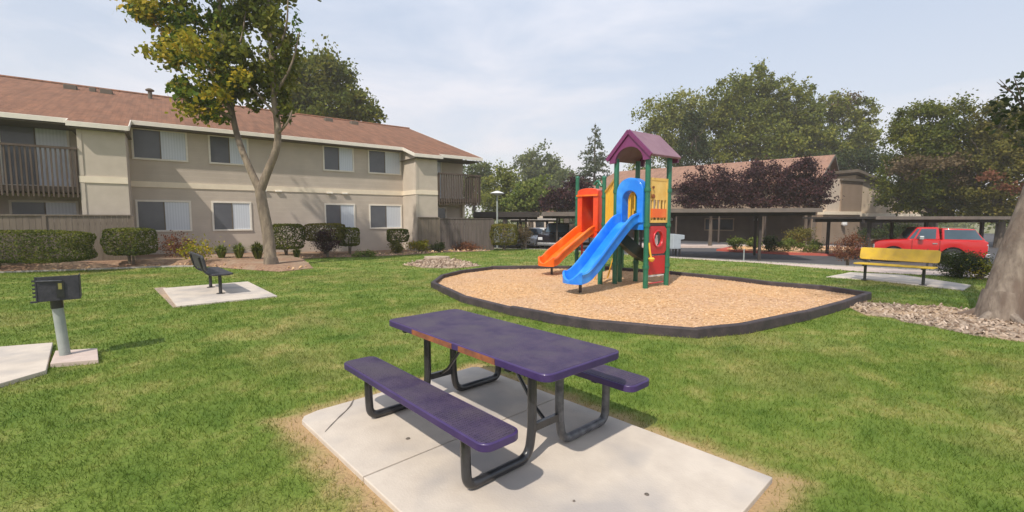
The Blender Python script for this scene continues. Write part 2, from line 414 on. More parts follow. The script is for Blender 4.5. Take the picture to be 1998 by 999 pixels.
M['yellow_bench'] = mat('yellow_bench', (.70, .46, .03), (.62, .40, .05), 6, .45, .15, 120, coat=.15)
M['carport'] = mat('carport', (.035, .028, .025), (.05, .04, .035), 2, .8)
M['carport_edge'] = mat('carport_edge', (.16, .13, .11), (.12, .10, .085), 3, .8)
M['far_wall_brown'] = siding_mat('far_wall_brown', (.26, .19, .135), (.30, .22, .16))
M['far_wall_dark'] = siding_mat('far_wall_dark', (.075, .055, .045), (.10, .075, .06))  # on the gabled building's lower wall this darkness is painted shade
M['far_wall_cream'] = mat('far_wall_cream', (.52, .42, .31), (.48, .38, .28), 2, .9)
M['stucco_pale'] = mat('stucco_pale', (.6, .5, .4), (.55, .45, .36), 2, .9)
M['red_paint'] = mat('red_paint', (.52, .012, .014), (.48, .012, .014), 1, .25, coat=.7)
M['white_paint'] = mat('white_paint', (.62, .62, .62), (.6, .6, .6), 1, .3, coat=.6)
M['black_paint'] = mat('black_paint', (.02, .018, .025), None, 1, .25, coat=.7)
M['tyre'] = mat('tyre', (.015, .015, .016), None, 8, .85)
M['chrome'] = mat('chrome', (.6, .6, .6), None, 4, .25, metal=.8)
M['stone'] = mat('stone', (.50, .40, .32), (.34, .26, .20), 6, .9, .4)
M['cabinet'] = mat('cabinet', (.42, .46, .50), (.36, .40, .44), 4, .6)
def coated_mesh(mt_, sc_=70):                      # expanded metal under thick coating: small dark openings
    nt = mt_.node_tree; b = nt.nodes['Principled BSDF']; src = b.inputs['Base Color'].links[0].from_socket
    tc = N(nt, 'ShaderNodeTexCoord'); mp_ = N(nt, 'ShaderNodeMapping'); mp_.inputs['Scale'].default_value = (.55, 1, 1); nt.links.new(tc.outputs['Object'], mp_.inputs['Vector'])
    v = N(nt, 'ShaderNodeTexVoronoi', i_Scale=sc_, i_Randomness=.25); nt.links.new(mp_.outputs['Vector'], v.inputs['Vector'])
    n_ = N(nt, 'ShaderNodeTexNoise', i_Scale=3.5, i_Detail=5); nt.links.new(tc.outputs['Object'], n_.inputs['Vector'])
    a_ = N(nt, 'ShaderNodeMath', operation='MULTIPLY_ADD'); a_.inputs[1].default_value = .55; nt.links.new(n_.outputs['Fac'], a_.inputs[0]); nt.links.new(v.outputs['Distance'], a_.inputs[2])
    r_ = ramp(nt, [(.42, (.38, .38, .40)), (.62, (1.12, 1.1, 1.1))]); nt.links.new(a_.outputs[0], r_.inputs['Fac'])
    m_ = N(nt, 'ShaderNodeMix', data_type='RGBA', blend_type='MULTIPLY'); m_.inputs['Factor'].default_value = 1
    nt.links.new(src, m_.inputs['A']); nt.links.new(r_.outputs['Color'], m_.inputs['B']); nt.links.new(m_.outputs['Result'], b.inputs['Base Color'])
coated_mesh(M['purple'])
# vertical blinds behind the glass
def blind_mat():
    m, nt, b = new_mat('blind'); b.inputs['Roughness'].default_value = .5; b.inputs['Coat Weight'].default_value = .5; b.inputs['Coat Roughness'].default_value = .05
    tc = N(nt, 'ShaderNodeTexCoord'); wv = N(nt, 'ShaderNodeTexWave', wave_type='BANDS', bands_direction='X', i_Scale=3.6, i_Distortion=.6)
    nt.links.new(tc.outputs['Object'], wv.inputs['Vector'])
    r_ = ramp(nt, [(0, (.52, .55, .60)), (1, (.60, .63, .68))]); nt.links.new(wv.outputs['Fac'], r_.inputs['Fac']); nt.links.new(r_.outputs['Color'], b.inputs['Base Color'])
    return m
M['blind'] = blind_mat()
def chips_mat():
    m, nt, b = new_mat('chips'); b.inputs['Roughness'].default_value = .9
    geo = N(nt, 'ShaderNodeNewGeometry'); v = N(nt, 'ShaderNodeTexVoronoi', i_Scale=26.0); nt.links.new(geo.outputs['Position'], v.inputs['Vector'])
    sp = N(nt, 'ShaderNodeSeparateColor'); nt.links.new(v.outputs['Color'], sp.inputs['Color'])
    r_ = ramp(nt, [(0, (.52, .28, .12)), (.5, (.66, .38, .17)), (1, (.72, .46, .24))]); nt.links.new(sp.outputs[0], r_.inputs['Fac'])
    n2 = N(nt, 'ShaderNodeTexNoise', i_Scale=.55, i_Detail=4, i_Distortion=.4); nt.links.new(geo.outputs['Position'], n2.inputs['Vector'])
    r2 = ramp(nt, [(.42, (0, 0, 0)), (.6, (1, 1, 1))]); nt.links.new(n2.outputs['Fac'], r2.inputs['Fac'])
    ml = N(nt, 'ShaderNodeMath', operation='MULTIPLY'); ml.inputs[1].default_value = .6; nt.links.new(r2.outputs['Color'], ml.inputs[0])
    mx = N(nt, 'ShaderNodeMix', data_type='RGBA'); mx.inputs['B'].default_value = (.52, .34, .24, 1)
    nt.links.new(ml.outputs[0], mx.inputs['Factor']); nt.links.new(r_.outputs['Color'], mx.inputs['A']); nt.links.new(mx.outputs['Result'], b.inputs['Base Color'])
    bp = N(nt, 'ShaderNodeBump', i_Strength=.7, i_Distance=.02); nt.links.new(v.outputs['Distance'], bp.inputs['Height']); nt.links.new(bp.outputs['Normal'], b.inputs['Normal'])
    return m
M['chips'] = chips_mat()
M['chip_bits'] = leaf_mat('chip_bits', [(0, (.50, .30, .15)), (.5, (.62, .40, .22)), (1, (.72, .52, .34))], 0, .9)
M['stone_bits'] = leaf_mat('stone_bits', [(0, (.17, .115, .08)), (.5, (.36, .27, .20)), (1, (.56, .45, .36))], 0, .9)
M['lf_main'] = leaf_mat('lf_main', [(0, (0.045, 0.089, 0.017)), (.40, (0.089, 0.156, 0.022)), (.72, (0.223, 0.253, 0.024)), (.93, (0.505, 0.402, 0.037)), (1, (0.669, 0.386, 0.049))])
M['lf_yellow'] = leaf_mat('lf_yellow', [(0, (0.125, 0.163, 0.019)), (.5, (0.300, 0.275, 0.025)), (1, (0.575, 0.375, 0.037))])
M['lf_oak'] = leaf_mat('lf_oak', [(0, (0.055, 0.081, 0.016)), (.5, (0.121, 0.143, 0.022)), (1, (0.254, 0.235, 0.036))])
M['lf_ever'] = leaf_mat('lf_ever', [(0, (0.066, 0.096, 0.019)), (.5, (0.160, 0.184, 0.032)), (1, (0.320, 0.303, 0.060))])
M['lf_ever_pale'] = leaf_mat('lf_ever_pale', [(0, (0.106, 0.135, 0.030)), (.5, (0.210, 0.230, 0.050)), (1, (0.360, 0.337, 0.090))])
M['lf_dark'] = leaf_mat('lf_dark', [(0, (0.022, 0.035, 0.015)), (.5, (0.044, 0.065, 0.022)), (1, (0.094, 0.106, 0.031))])
M['lf_olive'] = leaf_mat('lf_olive', [(0, (0.067, 0.074, 0.017)), (.5, (0.134, 0.129, 0.027)), (1, (0.252, 0.206, 0.045))])
M['lf_brown'] = leaf_mat('lf_brown', [(0, (0.080, 0.055, 0.030)), (.5, (0.150, 0.110, 0.060)), (1, (0.240, 0.180, 0.100))])
M['lf_plum'] = leaf_mat('lf_plum', [(0, (.020, .010, .014)), (.5, (.052, .024, .030)), (1, (.13, .055, .055))], .25)
M['lf_hedge'] = leaf_mat('lf_hedge', [(0, (0.034, 0.055, 0.011)), (.5, (0.085, 0.108, 0.018)), (1, (0.200, 0.200, 0.034))])
M['lf_bright'] = leaf_mat('lf_bright', [(0, (0.070, 0.110, 0.020)), (.5, (0.150, 0.200, 0.040)), (1, (0.280, 0.290, 0.070))])
M['lf_red'] = leaf_mat('lf_red', [(0, (0.100, 0.035, 0.020)), (.5, (0.200, 0.080, 0.045)), (1, (0.300, 0.160, 0.080))])
M['lf_far'] = leaf_mat('lf_far', [(0, (0.067, 0.098, 0.035)), (.5, (0.135, 0.163, 0.049)), (1, (0.224, 0.234, 0.074))])
M['lf_conifer'] = leaf_mat('lf_conifer', [(0, (0.055, 0.077, 0.044)), (.5, (0.110, 0.138, 0.083)), (1, (0.187, 0.198, 0.132))])

# ------------------------------------------------------------------ numpy cloud meshes
def fast_mesh(name, verts, nper, rnd, m, parent=None, **k):
    """faces of nper vertices each, verts already in order; rnd: one value per face"""
    nv = len(verts); nf = nv // nper
    me = bpy.data.meshes.new(name)
    me.vertices.add(nv); me.vertices.foreach_set('co', verts.astype(np.float32).ravel())
    me.loops.add(nv); me.loops.foreach_set('vertex_index', np.arange(nv, dtype=np.int32))
    me.polygons.add(nf); me.polygons.foreach_set('loop_start', np.arange(0, nv, nper, dtype=np.int32))
    at_ = me.attributes.new('rnd', 'FLOAT', 'FACE'); at_.data.foreach_set('value', rnd.astype(np.float32))
    me.update(calc_edges=True); me.materials.append(m)
    o = bpy.data.objects.new(name, me); COL.objects.link(o)
    if parent: o.parent = parent
    return tag(o, **k)
def leaf_cloud(name, m, lobes, n, size, seed=1, parent=None, clump=.28, nclump=26, shell=.55, droop=0, bias=0, narrow=.62, **k):
    """lobes: (centre, (rx, ry, rz), weight).  Leaves in uneven clumps spread through each lobe's volume."""
    g = np.random.default_rng(seed)
    W = np.array([l[2] if len(l) > 2 else 1 for l in lobes], float) * np.array([l[1][0] * l[1][2] for l in lobes]); W /= W.sum()
    P_, Rn = [], []
    for l, wt in zip(lobes, W):
        c, r3 = np.array(l[0], float), np.array(l[1], float); k_ = max(6, int(n * wt)); nc = max(5, int(nclump))
        d = g.normal(size=(nc, 3)); d /= np.linalg.norm(d, axis=1)[:, None]
        rad = shell + (1 - shell) * g.random(nc) ** .7
        cc = d * rad[:, None] * g.uniform(.8, 1.12, nc)[:, None]
        cs = clump * g.uniform(.5, 1.35, nc); ct = g.random(nc)
        i = g.integers(0, nc, k_)
        p = cc[i] + g.normal(size=(k_, 3)) * cs[i][:, None] * .6
        P_.append(c + p * r3); Rn.append(np.clip(.45 * ct[i] + .55 * g.random(k_) + bias, 0, 1))
    P_ = np.concatenate(P_); Rn = np.concatenate(Rn); n_ = len(P_)
    a = g.normal(size=(n_, 3)); a[:, 2] -= droop; a /= np.linalg.norm(a, axis=1)[:, None]
    b = np.cross(a, g.normal(size=(n_, 3))); b /= np.linalg.norm(b, axis=1)[:, None]
    s = size * g.uniform(.6, 1.3, n_)[:, None]
    q = np.stack([P_ - a * s * .5, P_ + b * s * narrow * .5 + a * s * .05, P_ + a * s * .5, P_ - b * s * narrow * .5 + a * s * .05], 1)
    return fast_mesh(name, q.reshape(-1, 3), 4, Rn, m, parent, **k)
def in_poly(px, py, poly):
    ins = np.zeros(len(px), bool); n = len(poly)
    for i in range(n):
        x0, y0 = poly[i][:2]; x1, y1 = poly[(i + 1) % n][:2]
        if y0 == y1: continue
        c = ((y0 > py) != (y1 > py)) & (px < (x1 - x0) * (py - y0) / (y1 - y0) + x0); ins ^= c
    return ins

# ------------------------------------------------------------------ ground
LOT = -.45
CURB = [(-3.2, 27.0), (-1.2, 25.2), (2.3, 24.0), (4.8, 21.2), (6.95, 19.1), (9.6, 17.0), (11.3, 15.7), (13.4, 14.2), (17.5, 12.2), (30, 7.5)]
MB().box(-600, 600, -300, 900, -.75, -.70).build('ground', M['far'], kind='structure')
lawn_poly = [(-70, -14), (40, -14), (40, 2)] + CURB[::-1] + [(-6, 38), (-70, 38)]
MB().prism(lawn_poly, -.8, 0).build('lawn', M['lawn'], kind='structure')
mb = MB(); dirn = Vector((.72, .69, 0)); rows = [(0.0, -.14), (2.5, -.24), (6.5, LOT), (75, LOT - .02)]
vs = []
for t, z in rows:
    for p in CURB: vs.append((p[0] + dirn.x * t + (.0 if t == 0 else 0), p[1] + dirn.y * t, z))
nC = len(CURB); fs = []
for i in range(len(rows) - 1):
    for j in range(nC - 1): fs.append((i * nC + j, i * nC + j + 1, (i + 1) * nC + j + 1, (i + 1) * nC + j))
# left wing of the lot behind the fence
mb.add(vs, fs); b0 = len(mb.v)
mb.add([(-3.2, 27, -.16), (-3.2 + .72 * 75, 27 + .69 * 75, LOT - .02), (-40, 110, LOT - .02), (-10, 48, LOT), (-5.5, 37, -.3)], [(0, 1, 2, 3, 4)])
mb.build('parking_lot', M['asphalt'], kind='structure')
def strip(poly, w_, z0, z1, name, m, off=0, **k):
    mb = MB()
    for a, b in zip(poly[:-1], poly[1:]):
        a, b = Vector((a[0], a[1], 0)), Vector((b[0], b[1], 0)); t = (b - a).normalized(); n_ = Vector((-t.y, t.x, 0))
        q = [a + n_ * off - t * .004, b + n_ * off + t * .004, b + n_ * (off + w_) + t * .004, a + n_ * (off + w_) - t * .004]
        mb.prism([(p.x, p.y) for p in q], z0, z1)
    return mb.build(name, m, **k)
strip(CURB[1:], .16, -.5, .022, 'curb', M['curb'], off=0, kind='structure')
side = [(5.45, 20.1), (6.9, 18.75), (9.2, 16.75), (10.3, 14.9), (10.9, 13.9), (13.2, 12.4), (17, 10.9), (17.6, 12.05), (13.35, 14.1), (11.25, 15.6), (9.55, 16.9), (6.9, 19.0), (5.5, 20.3)]
MB().prism(side, -.1, .012).build('sidewalk', M['concrete_pink'], kind='structure')
# picnic slab: two pours with a joint, one crack
pad = empty('picnic_pad', (SLAB_CX, SLAB_CY, 0), SLAB_A, kind='structure')
hx, hy, jx = SLAB_L / 2, SLAB_W / 2, -.28
cl = rrect(-hx, jx - .006, -hy, hy, .02)
cl = [(-hx + .10, -hy), (jx - .006, -hy), (jx - .006, hy), (-hx + .05, hy), (-hx, hy - .06), (-hx - .01, -hy + .16), (-hx + .03, -hy + .04)]
MB().prism(cl, -.1, .035).build('slab', M['concrete'], pad, bevel=.006)
MB().prism([(jx + .006, -hy), (hx, -hy), (hx, hy), (jx + .006, hy)], -.1, .035).build('slab', M['concrete'], pad, bevel=.006)
def wl(x, y): # world to slab frame
    dx, dy = x - SLAB_CX, y - SLAB_CY; return (dx * SL_C + dy * SL_S, -dx * SL_S + dy * SL_C)
ck = [wl(*G(*p, .035)[:2]) for p in [(634, 843), (648, 828), (657, 819), (664, 812), (676, 801), (684, 792), (690, 780)]]
mb = MB(); vs = []
for i, p in enumerate(ck):
    w_ = [.003, .007, .005, .010, .006, .010, .004][i]; vs += [(p[0], p[1] - w_, .0385), (p[0], p[1] + w_, .0385)]
mb.add(vs, [(2 * i, 2 * i + 2, 2 * i + 3, 2 * i + 1) for i in range(len(ck) - 1)]); mb.build('crack', M['crack'], pad, fix=False)
for px, py, r_ in [(796, 856, .012), (1262, 965, .010), (1120, 978, .006)]:
    c = wl(*G(px, py, .035)[:2]); MB().lathe([(r_ * 1.5, .036), (r_ * 1.2, .040), (r_ * .3, .042)], (c[0], c[1], 0), 8).build('spot', M['crack'], pad)
# bench pads and grill pads
def gpoly(pts, z=0): return [G(p[0], p[1], z)[:2] for p in pts]
BPAD = gpoly([(318, 562), (345, 597), (541, 577), (484, 549)], .03)
MB().prism(BPAD, -.1, .03).build('bench_pad', M['concrete'], kind='structure', bevel=.006)
BDIRT = gpoly([(300, 562), (338, 600), (352, 599), (322, 560)], .006)
MB().prism(BDIRT, -.05, .006).build('bare_soil', M['litter'], kind='structure')
GPAD = gpoly([(-330, 720), (-250, 830), (0, 748), (90, 722), (103, 668), (0, 676)], .045)
MB().prism(GPAD, -.1, .045).build('grill_pad', M['concrete'], kind='structure', bevel=.006)
FOOT = gpoly([(98, 709), (192, 701), (190, 679), (108, 684)], .05)
MB().prism(FOOT, -.1, .05).build('grill_footing', M['concrete_pink'], kind='structure', bevel=.006)
YPAD = gpoly([(1612, 540), (1700, 546), (1880, 566), (1895, 556), (1760, 536), (1660, 531)], .02)
MB().prism(YPAD, -.1, .02).build('yellow_bench_pad', M['concrete'], kind='structure')
# mulch bed along the building, a little higher than the lawn at the left end
bed_front = [(-260, 546), (0, 533), (150, 528), (300, 522), (400, 520), (470, 526), (545, 531), (612, 524), (600, 514), (560, 507), (640, 503), (720, 501), (790, 498), (860, 493), (900, 492), (960, 490)]
BF = gpoly(bed_front)
bX0, bY0, bYaw = -14.468, 17.338, .646
bc, bs = math.cos(bYaw), math.sin(bYaw)
def bw(s, d): return (bX0 + bc * s + bs * d, bY0 + bs * s - bc * d)
BED = BF + [(-1.0, 24.6), bw(14.6, -.5), bw(-9, -.5)]
mb = MB(); fr = [Vector((p[0], p[1], .012)) for p in BF]
mid_, bk = [], []
for i, p in enumerate(fr):
    s_ = (p.x - bX0) * bc + (p.y - bY0) * bs
    h = max(.02, min(.30, .30 - .28 * (s_ + 1) / 11)); d_ = (p.x - bX0) * bs - (p.y - bY0) * bc
    q = bw(s_, max(d_ - .6, min(d_, 1.9))); mid_.append(Vector((q[0], q[1], h * .75))); q = bw(s_, -.3); bk.append(Vector((q[0], q[1], h)))
n_ = len(fr)
mb.add(fr + mid_ + bk, [(i, i + 1, n_ + i + 1, n_ + i) for i in range(n_ - 1)] + [(n_ + i, n_ + i + 1, 2 * n_ + i + 1, 2 * n_ + i) for i in range(n_ - 1)])
mb.build('mulch_bed', M['mulch'], kind='structure', smooth=True)
strip([p for p in BF[:4]] + [BF[4]], .09, -.05, .05, 'bed_edging', M['curb'], off=-.02, kind='structure')
def bedz(x, y):
    s_ = (x - bX0) * bc + (y - bY0) * bs; return max(.01, min(.22, .22 - .21 * (s_ + 1) / 11))
# litter under the tree at the right edge, stones by the play area
LIT = gpoly([(1655, 600), (1690, 590), (1760, 596), (1840, 598), (1920, 612), (2060, 612), (2300, 640), (2300, 720), (2060, 678), (1998, 668), (1900, 655), (1815, 637), (1760, 628), (1740, 620), (1690, 616)])
MB().prism(LIT, -.05, .012).build('leaf_litter', M['litter'], kind='structure')
STN = gpoly([(785, 517), (850, 502), (905, 510), (940, 519), (890, 524), (830, 523)])
MB().prism(STN, -.05, .014).build('stone_bed', M['litter'], kind='structure')

# play area: chips inside a border of dark timbers
RING = [G(*p)[:2] for p in [(845, 561), (905, 590), (1000, 615), (1075, 630), (1150, 642), (1262, 652), (1360, 659), (1455, 650), (1570, 625), (1640, 604), (1694, 584),
        (1600, 570), (1500, 561), (1425, 551), (1310, 539), (1200, 530), (1080, 527), (960, 529), (900, 537), (862, 547)]]
MB().prism(RING, -.1, .05).build('chip_bed', M['chips'], kind='structure')
ring = empty('play_area_border', (RING[6][0], RING[6][1], 0), label='low border of dark timbers around the wood chip play area', cat='border')
rnd = random.Random(4)
for i in range(len(RING)):
    a, b = Vector((*RING[i], 0)), Vector((*RING[(i + 1) % len(RING)], 0)); ln = (b - a).length; k_ = max(1, round(ln / 1.25)); t = (b - a) / k_
    for j in range(k_):
        p, q = a + t * j, a + t * (j + 1); u = t.normalized(); z = rnd.uniform(-.012, .012) + .065; dz = rnd.uniform(-.01, .01)
        o = MB().bar(p - u * .03 + Vector((0, 0, z)), q + u * .03 + Vector((0, 0, z + dz)), .10, .17).build('timber', M['timber'], bevel=.018)
        o.parent = ring; o.matrix_parent_inverse = Matrix.Translation(-Vector(ring.location))

# ------------------------------------------------------------------ left apartment building (local x along the facade, -y towards the lawn)
bld = empty('apartment_building', (bX0, bY0, 0), bYaw, label='two storey beige apartment building with brown shingle roof beside the lawn', cat='building')
RZ0, SLP, RIDGE = 5.29, .325, 8.0
def rz(d): return RZ0 - SLP * (d - .45)             # top of the roof plane at distance d in front of the wall
SE = 14.6
prof = [(0, -.3), (16, -.3), (16, rz(.0) - .16), (8, rz(-8) - .16), (0, rz(0) - .16)]
Mx = Matrix(((0, 0, 1, 0), (1, 0, 0, 0), (0, 1, 0, 0), (0, 0, 0, 1)))
MB().prism(prof, -9, SE, Mx).build('wall', M['wall'], bld)
def bump(s0, s1, d):
    o = MB().prism([(-d, -.3), (.0, -.3), (.0, rz(0) - .15), (-d, rz(d) - .15)], s0, s1, Mx).build('bay', M['wall_fine'], bld)
    z = rz(d) - .2
    t = MB()
    t.box(s0,s1, -d - .03, -d, 2.86, 3.08)
    t.box(s0 - .03, s0 + .0, -d - .03, 0, 2.86, 3.08)
    t.build('belt_course', M['cream'], o)
    t = MB().box(s0 - .015, s0 + .10, -d - .022, -d + .1, -.2, 2.85).box(s0 - .015, s0 + .10, -d - .022, -d + .1, 3.09, z).build('corner_board', M['wall_fine'], o)
    return o
bump(-1.22, -.0, 1.6); bump(10.94, 12.14, 1.6); bump(-5.6, -4.25, 1.6)
# belt course
MB().box(.0, 10.94, -.03, 0, 2.86, 3.08).build('belt_course', M['cream'], bld)
# roof bays
bays = [(-9.4, -5.8, .45), (-5.8, -4.1, 1.88), (-4.1, -1.42, 1.45), (-1.42, .12, 1.88), (.12, 10.78, .5), (10.78, 12.3, 1.88), (12.3, SE + .38, 1.45)]
mb = MB()
for a, b, d in bays:
    mb.prism([(-d, rz(d) - .13), (8, rz(-8) - .13), (8, rz(-8)), (-d, rz(d))], a, b, Mx)
mb.prism([(8, rz(-8) - .13), (16.6, rz(.6) - .13), (16.6, rz(.6)), (8, rz(-8))], -9.4, SE + .38, Mx)
mb.prism([(7.85, rz(-8) - .02), (8.15, rz(-8) - .02), (8.1, rz(-8) + .05), (7.9, rz(-8) + .05)], -9.4, SE + .38, Mx)
roof = mb.build('roof', M['roof'], bld)
for i, (a, b, d) in enumerate(bays):
    mb = MB(); mb.prism([(-d - .025, rz(d) - .16), (-d, rz(d) - .16), (-d, rz(d) - .0), (-d - .025, rz(d) - .01)], a, b, Mx)
    for j, e in ((-1, a), (1, b)):                   # rake boards where a bay sticks out further than its neighbour
        k_ = i + j
        d2 = bays[k_][2] if 0 <= k_ < len(bays) else -8
        if d2 < d - .05:
            x0, x1 = (e - .025, e) if j < 0 else (e, e + .025)
            mb.prism([(-d - .02, rz(d) - .16), (-d2, rz(d2) - .16), (-d2, rz(d2)), (-d - .02, rz(d))], x0, x1, Mx)
    mb.build('fascia', M['trim'], bld)
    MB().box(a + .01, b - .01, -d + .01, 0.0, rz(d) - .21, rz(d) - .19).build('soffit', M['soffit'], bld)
# roof vents
def SD(px, py, d):
    r_ = ray(px, py); t = (d + bX0 * bs - bY0 * bc) / (r_[0] * bs - r_[1] * bc); x, y = r_[0] * t, r_[1] * t
    return (x - bX0) * bc + (y - bY0) * bs, CAM_H + r_[2] * t
for px, py, kind_ in [(137, 160, 0), (180, 166, 1), (207, 167, 0), (292, 172, 2), (560, 224, 0), (640, 232, 0), (690, 238, 0)]:
    d = -6.6; s_, z_ = SD(px, py, d); z0 = rz(d)
    v = MB()
    if kind_ == 0: v.box(s_ - .22, s_ + .22, 6.35, 6.8, z0 - .12, z0 + .14)
    elif kind_ == 1: v.box(s_ - .12, s_ + .12, 6.5, 6.75, z0 - .12, z0 + .18)
    else: v.tube([(s_, 6.6, z0 - .1), (s_, 6.6, z0 + .38)], .09); v.lathe([(.17, 0), (.19, .06), (.06, .14)], (s_, 6.6, z0 + .36))
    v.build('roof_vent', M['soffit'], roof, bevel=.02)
def window(s0, s1, z0, z1, parent=bld, door=False, dark=False, y=0.0, split=.5, fr=.07, name=None, frm='trim'):
    f = MB(); t = .035
    f.box(s0, s1, y - t, y, z1 - fr, z1).box(s0, s1, y - t - .015, y, z0, z0 + fr).box(s0, s0 + fr, y - t, y, z0 + fr, z1 - fr).box(s1 - fr, s1, y - t, y, z0 + fr, z1 - fr)
    fo = f.build(name or ('sliding_door' if door else 'window'), M[frm], parent, bevel=.006)
    a, b = s0 + fr, s1 - fr; m_ = a + (b - a) * split
    MB().box(a, m_, y - .012, y, z0 + fr, z1 - fr).build('insect_screen', M['darkglass' if dark else 'screen'], fo)
    o = MB().box(m_, b, y - .008, y, z0 + fr, z1 - fr).build('pane', M['darkglass' if dark else 'blind'], fo)
    MB().box(m_ - .02, m_ + .02, y - .024, y - .012, z0 + fr, z1 - fr).build('sash', M['soffit'], fo)
    return fo
for s0, s1 in ((.08, 1.82), (2.51, 3.96), (6.98, 8.43), (9.12, 10.86)):
    window(s0, s1, 3.90, 5.10); window(s0, s1, 1.13, 2.37)
window(-3.34, -1.60, 2.74, 4.93, door=True); window(-3.22, -1.50, .2, 2.28, door=True)
window(12.28, 13.25, 2.74, 4.85, door=True, split=.42); window(12.3, 13.5, .9, 2.3, dark=True)
# small eyebrow fixtures above the ground floor band
for s_ in (4.3, 4.9, 7.1, 7.8):
    MB().box(s_, s_ + .28, -.10, -.03, 2.82, 2.90).build('wall_fixture', M['trim'], bld, bevel=.02)
# balconies
def balcony(s0, s1, d, m_rail, gap, side_right=False):
    fl = MB().box(s0, s1, -d, 0, 2.52, 2.70).build('balcony', M['dark_wood'], bld)
    r_ = MB(); r_.box(s0, s1, -d - .06, -d + .03, 3.93, 4.00)
    x = s0 + .03; rr = random.Random(3)
    while x < s1 - .05:
        r_.box(x, x + .045, -d - .035, -d - .002, 2.36 + rr.uniform(-.01, .01), 3.93); x += gap
    if side_right:
        y = -d + .05
        while y < -.08: r_.box(s1 - .035, s1, y, y + .045, 2.36, 3.93); y += gap
        r_.box(s1 - .06, s1 + .02, -d + .03, 0, 3.93, 4.0)
    r_.build('railing', m_rail, fl)
    MB().box(s0 + .0, s0 + .09, -d + .0, -d + .09, 2.7, 3.92).box(s1 - .09, s1, -d + .0, -d + .09, 2.7, 3.92).build('rail_post', M['dark_wood'], fl)
balcony(-4.23, -1.24, 1.62, M['dark_wood'], .115); balcony(12.17, 14.75, 1.62, M['dark_wood'], .14, True)
MB().box(14.48, 14.62, -.16, -.02, -.2, 2.52).build('porch_post', M['cream'], bld)

# patio fences
def fence(name, a, b, z0, z1, m_, label, cap=True, n_board=.14):
    a, b = Vector((a[0], a[1], 0)), Vector((b[0], b[1], 0)); ln = (b - a).length; yaw = math.atan2(b.y - a.y, b.x - a.x)
    o = empty(name, a, yaw, label=label, cat='fence', group='wooden patio fences')
    mb = MB(); x = 0; rr = random.Random(7)
    while x < ln - .01:
        e = min(x + n_board - .006, ln); mb.box(x, e, -.01 - rr.uniform(0, .006), .012, z0, z1 - .03); x += n_board
    mb.box(0, ln, .012, .05, z1 - .35, z1 - .25).box(0, ln, .012, .05, z0 + .25, z0 + .35); mb.build('boards', m_, o)
    if cap: MB().box(0, ln, -.045, .06, z1 - .03, z1 + .01).build('cap_rail', m_, o)
    k_ = max(2, round(ln / 2.3) + 1)
    for i in range(k_):
        x = ln * i / (k_ - 1); MB().box(x - .045, x + .045, -.04, -.018, z0, z1 - .035).build('batten', m_, o)
fence('patio_fence', bw(-8.6, 1.95), bw(.06, 1.95), -.1, 1.77, M['fence_wood'], 'long weathered wooden patio fence behind the clipped hedge at the left')
fence('patio_fence', bw(10.98, 1.72), bw(12.14, 1.72), -.1, 1.72, M['fence_wood'], 'short pale wooden fence under the projecting bay next to the yellow green plant')
fence('patio_fence', bw(12.18, 1.72), G(962, 488)[:2], -.1, 1.66, M['fence_dark_shaded'], 'dark wooden fence tinted with shade below the far balcony beside the leafy shrubs')

# ------------------------------------------------------------------ picnic table
TA = -.836; tbl = empty('picnic_table', (-.196, 3.467, .035), TA, label='purple coated metal picnic table with two attached benches on the concrete slab', cat='picnic table')
HT = .725; LA, LB = -.945, .995
def plate(name, x0, x1, y0, y1, z1, rad, th, parent):
    o = MB().prism(rrect(x0 + .012, x1 - .012, y0 + .012, y1 - .012, rad - .01), z1 - .02, z1).build(name, M['purple'], parent, bevel=.006)
    mb = MB(); out = rrect(x0, x1, y0, y1, rad); inn = rrect(x0 + .013, x1 - .013, y0 + .013, y1 - .013, rad - .011); n = len(out)
    vs = [(p[0], p[1], z1 - .006) for p in out] + [(p[0], p[1], z1 - th) for p in out] + [(p[0], p[1], z1 - .001) for p in inn] + [(p[0], p[1], z1 - th) for p in inn]
    fs = []
    for i in range(n):
        j = (i + 1) % n; fs += [(i, j, n + j, n + i), (2 * n + i, 2 * n + j, j, i), (n + i, n + j, 3 * n + j, 3 * n + i), (3 * n + i, 3 * n + j, 2 * n + j, 2 * n + i)]
    mb.add(vs, fs); mb.build('edge', M['purple_edge'], o, smooth=True, bevel=.004)
    return o
top = plate('tabletop', LA, LB, -.372, .372, HT, .07, .052, tbl)
for a, b in ((-.50, .06), (.14, .54)):
    MB().box(a, b, -.3755, -.372, HT - .050, HT - .010).build('edge', M['rust'], top, label='rusty bare metal stretch of the table edge')
for y0, y1 in ((-.78, -.50), (.50, .78)):
    plate('bench_seat', LA, .94 if y0 < 0 else .985, y0, y1, .432, .07, .05, tbl)
for sx in (-.66, .64):
    for sy in (-1, 1):
        p = smooth_path([(sx, sy * .68, .39), (sx, sy * .68, .18), (sx, sy * .67, .03), (sx, sy * .52, .03), (sx, sy * .34, .03), (sx, sy * .17, .03), (sx, sy * .135, .20), (sx, sy * .135, .40), (sx, sy * .135, .70)], 3)
        MB().tube(p, .031, 14).build('leg', M['worn_metal' if (sx > 0 and sy > 0) else 'black_metal'], tbl, smooth=True)
    for bq in (((sx, -.135, .22), (sx, .135, .22), .03, .05), ((sx, -.36, HT - .045), (sx, .36, HT - .045), .045, .05), ((sx, -.76, .375), (sx, -.52, .375), .045, .02), ((sx, .52, .375), (sx, .76, .375), .045, .02)):
        MB().bar(*bq).build('bracket', M['black_metal'], tbl)
    sg = -1 if sx > 0 else 1
    MB().tube([(sx, 0, .22), (sx + sg * .12, 0, .30), (sx + sg * .44, 0, .66), (sx + sg * .46, 0, .69)], .014, 8).build('brace', M['black_metal'], tbl, smooth=True)
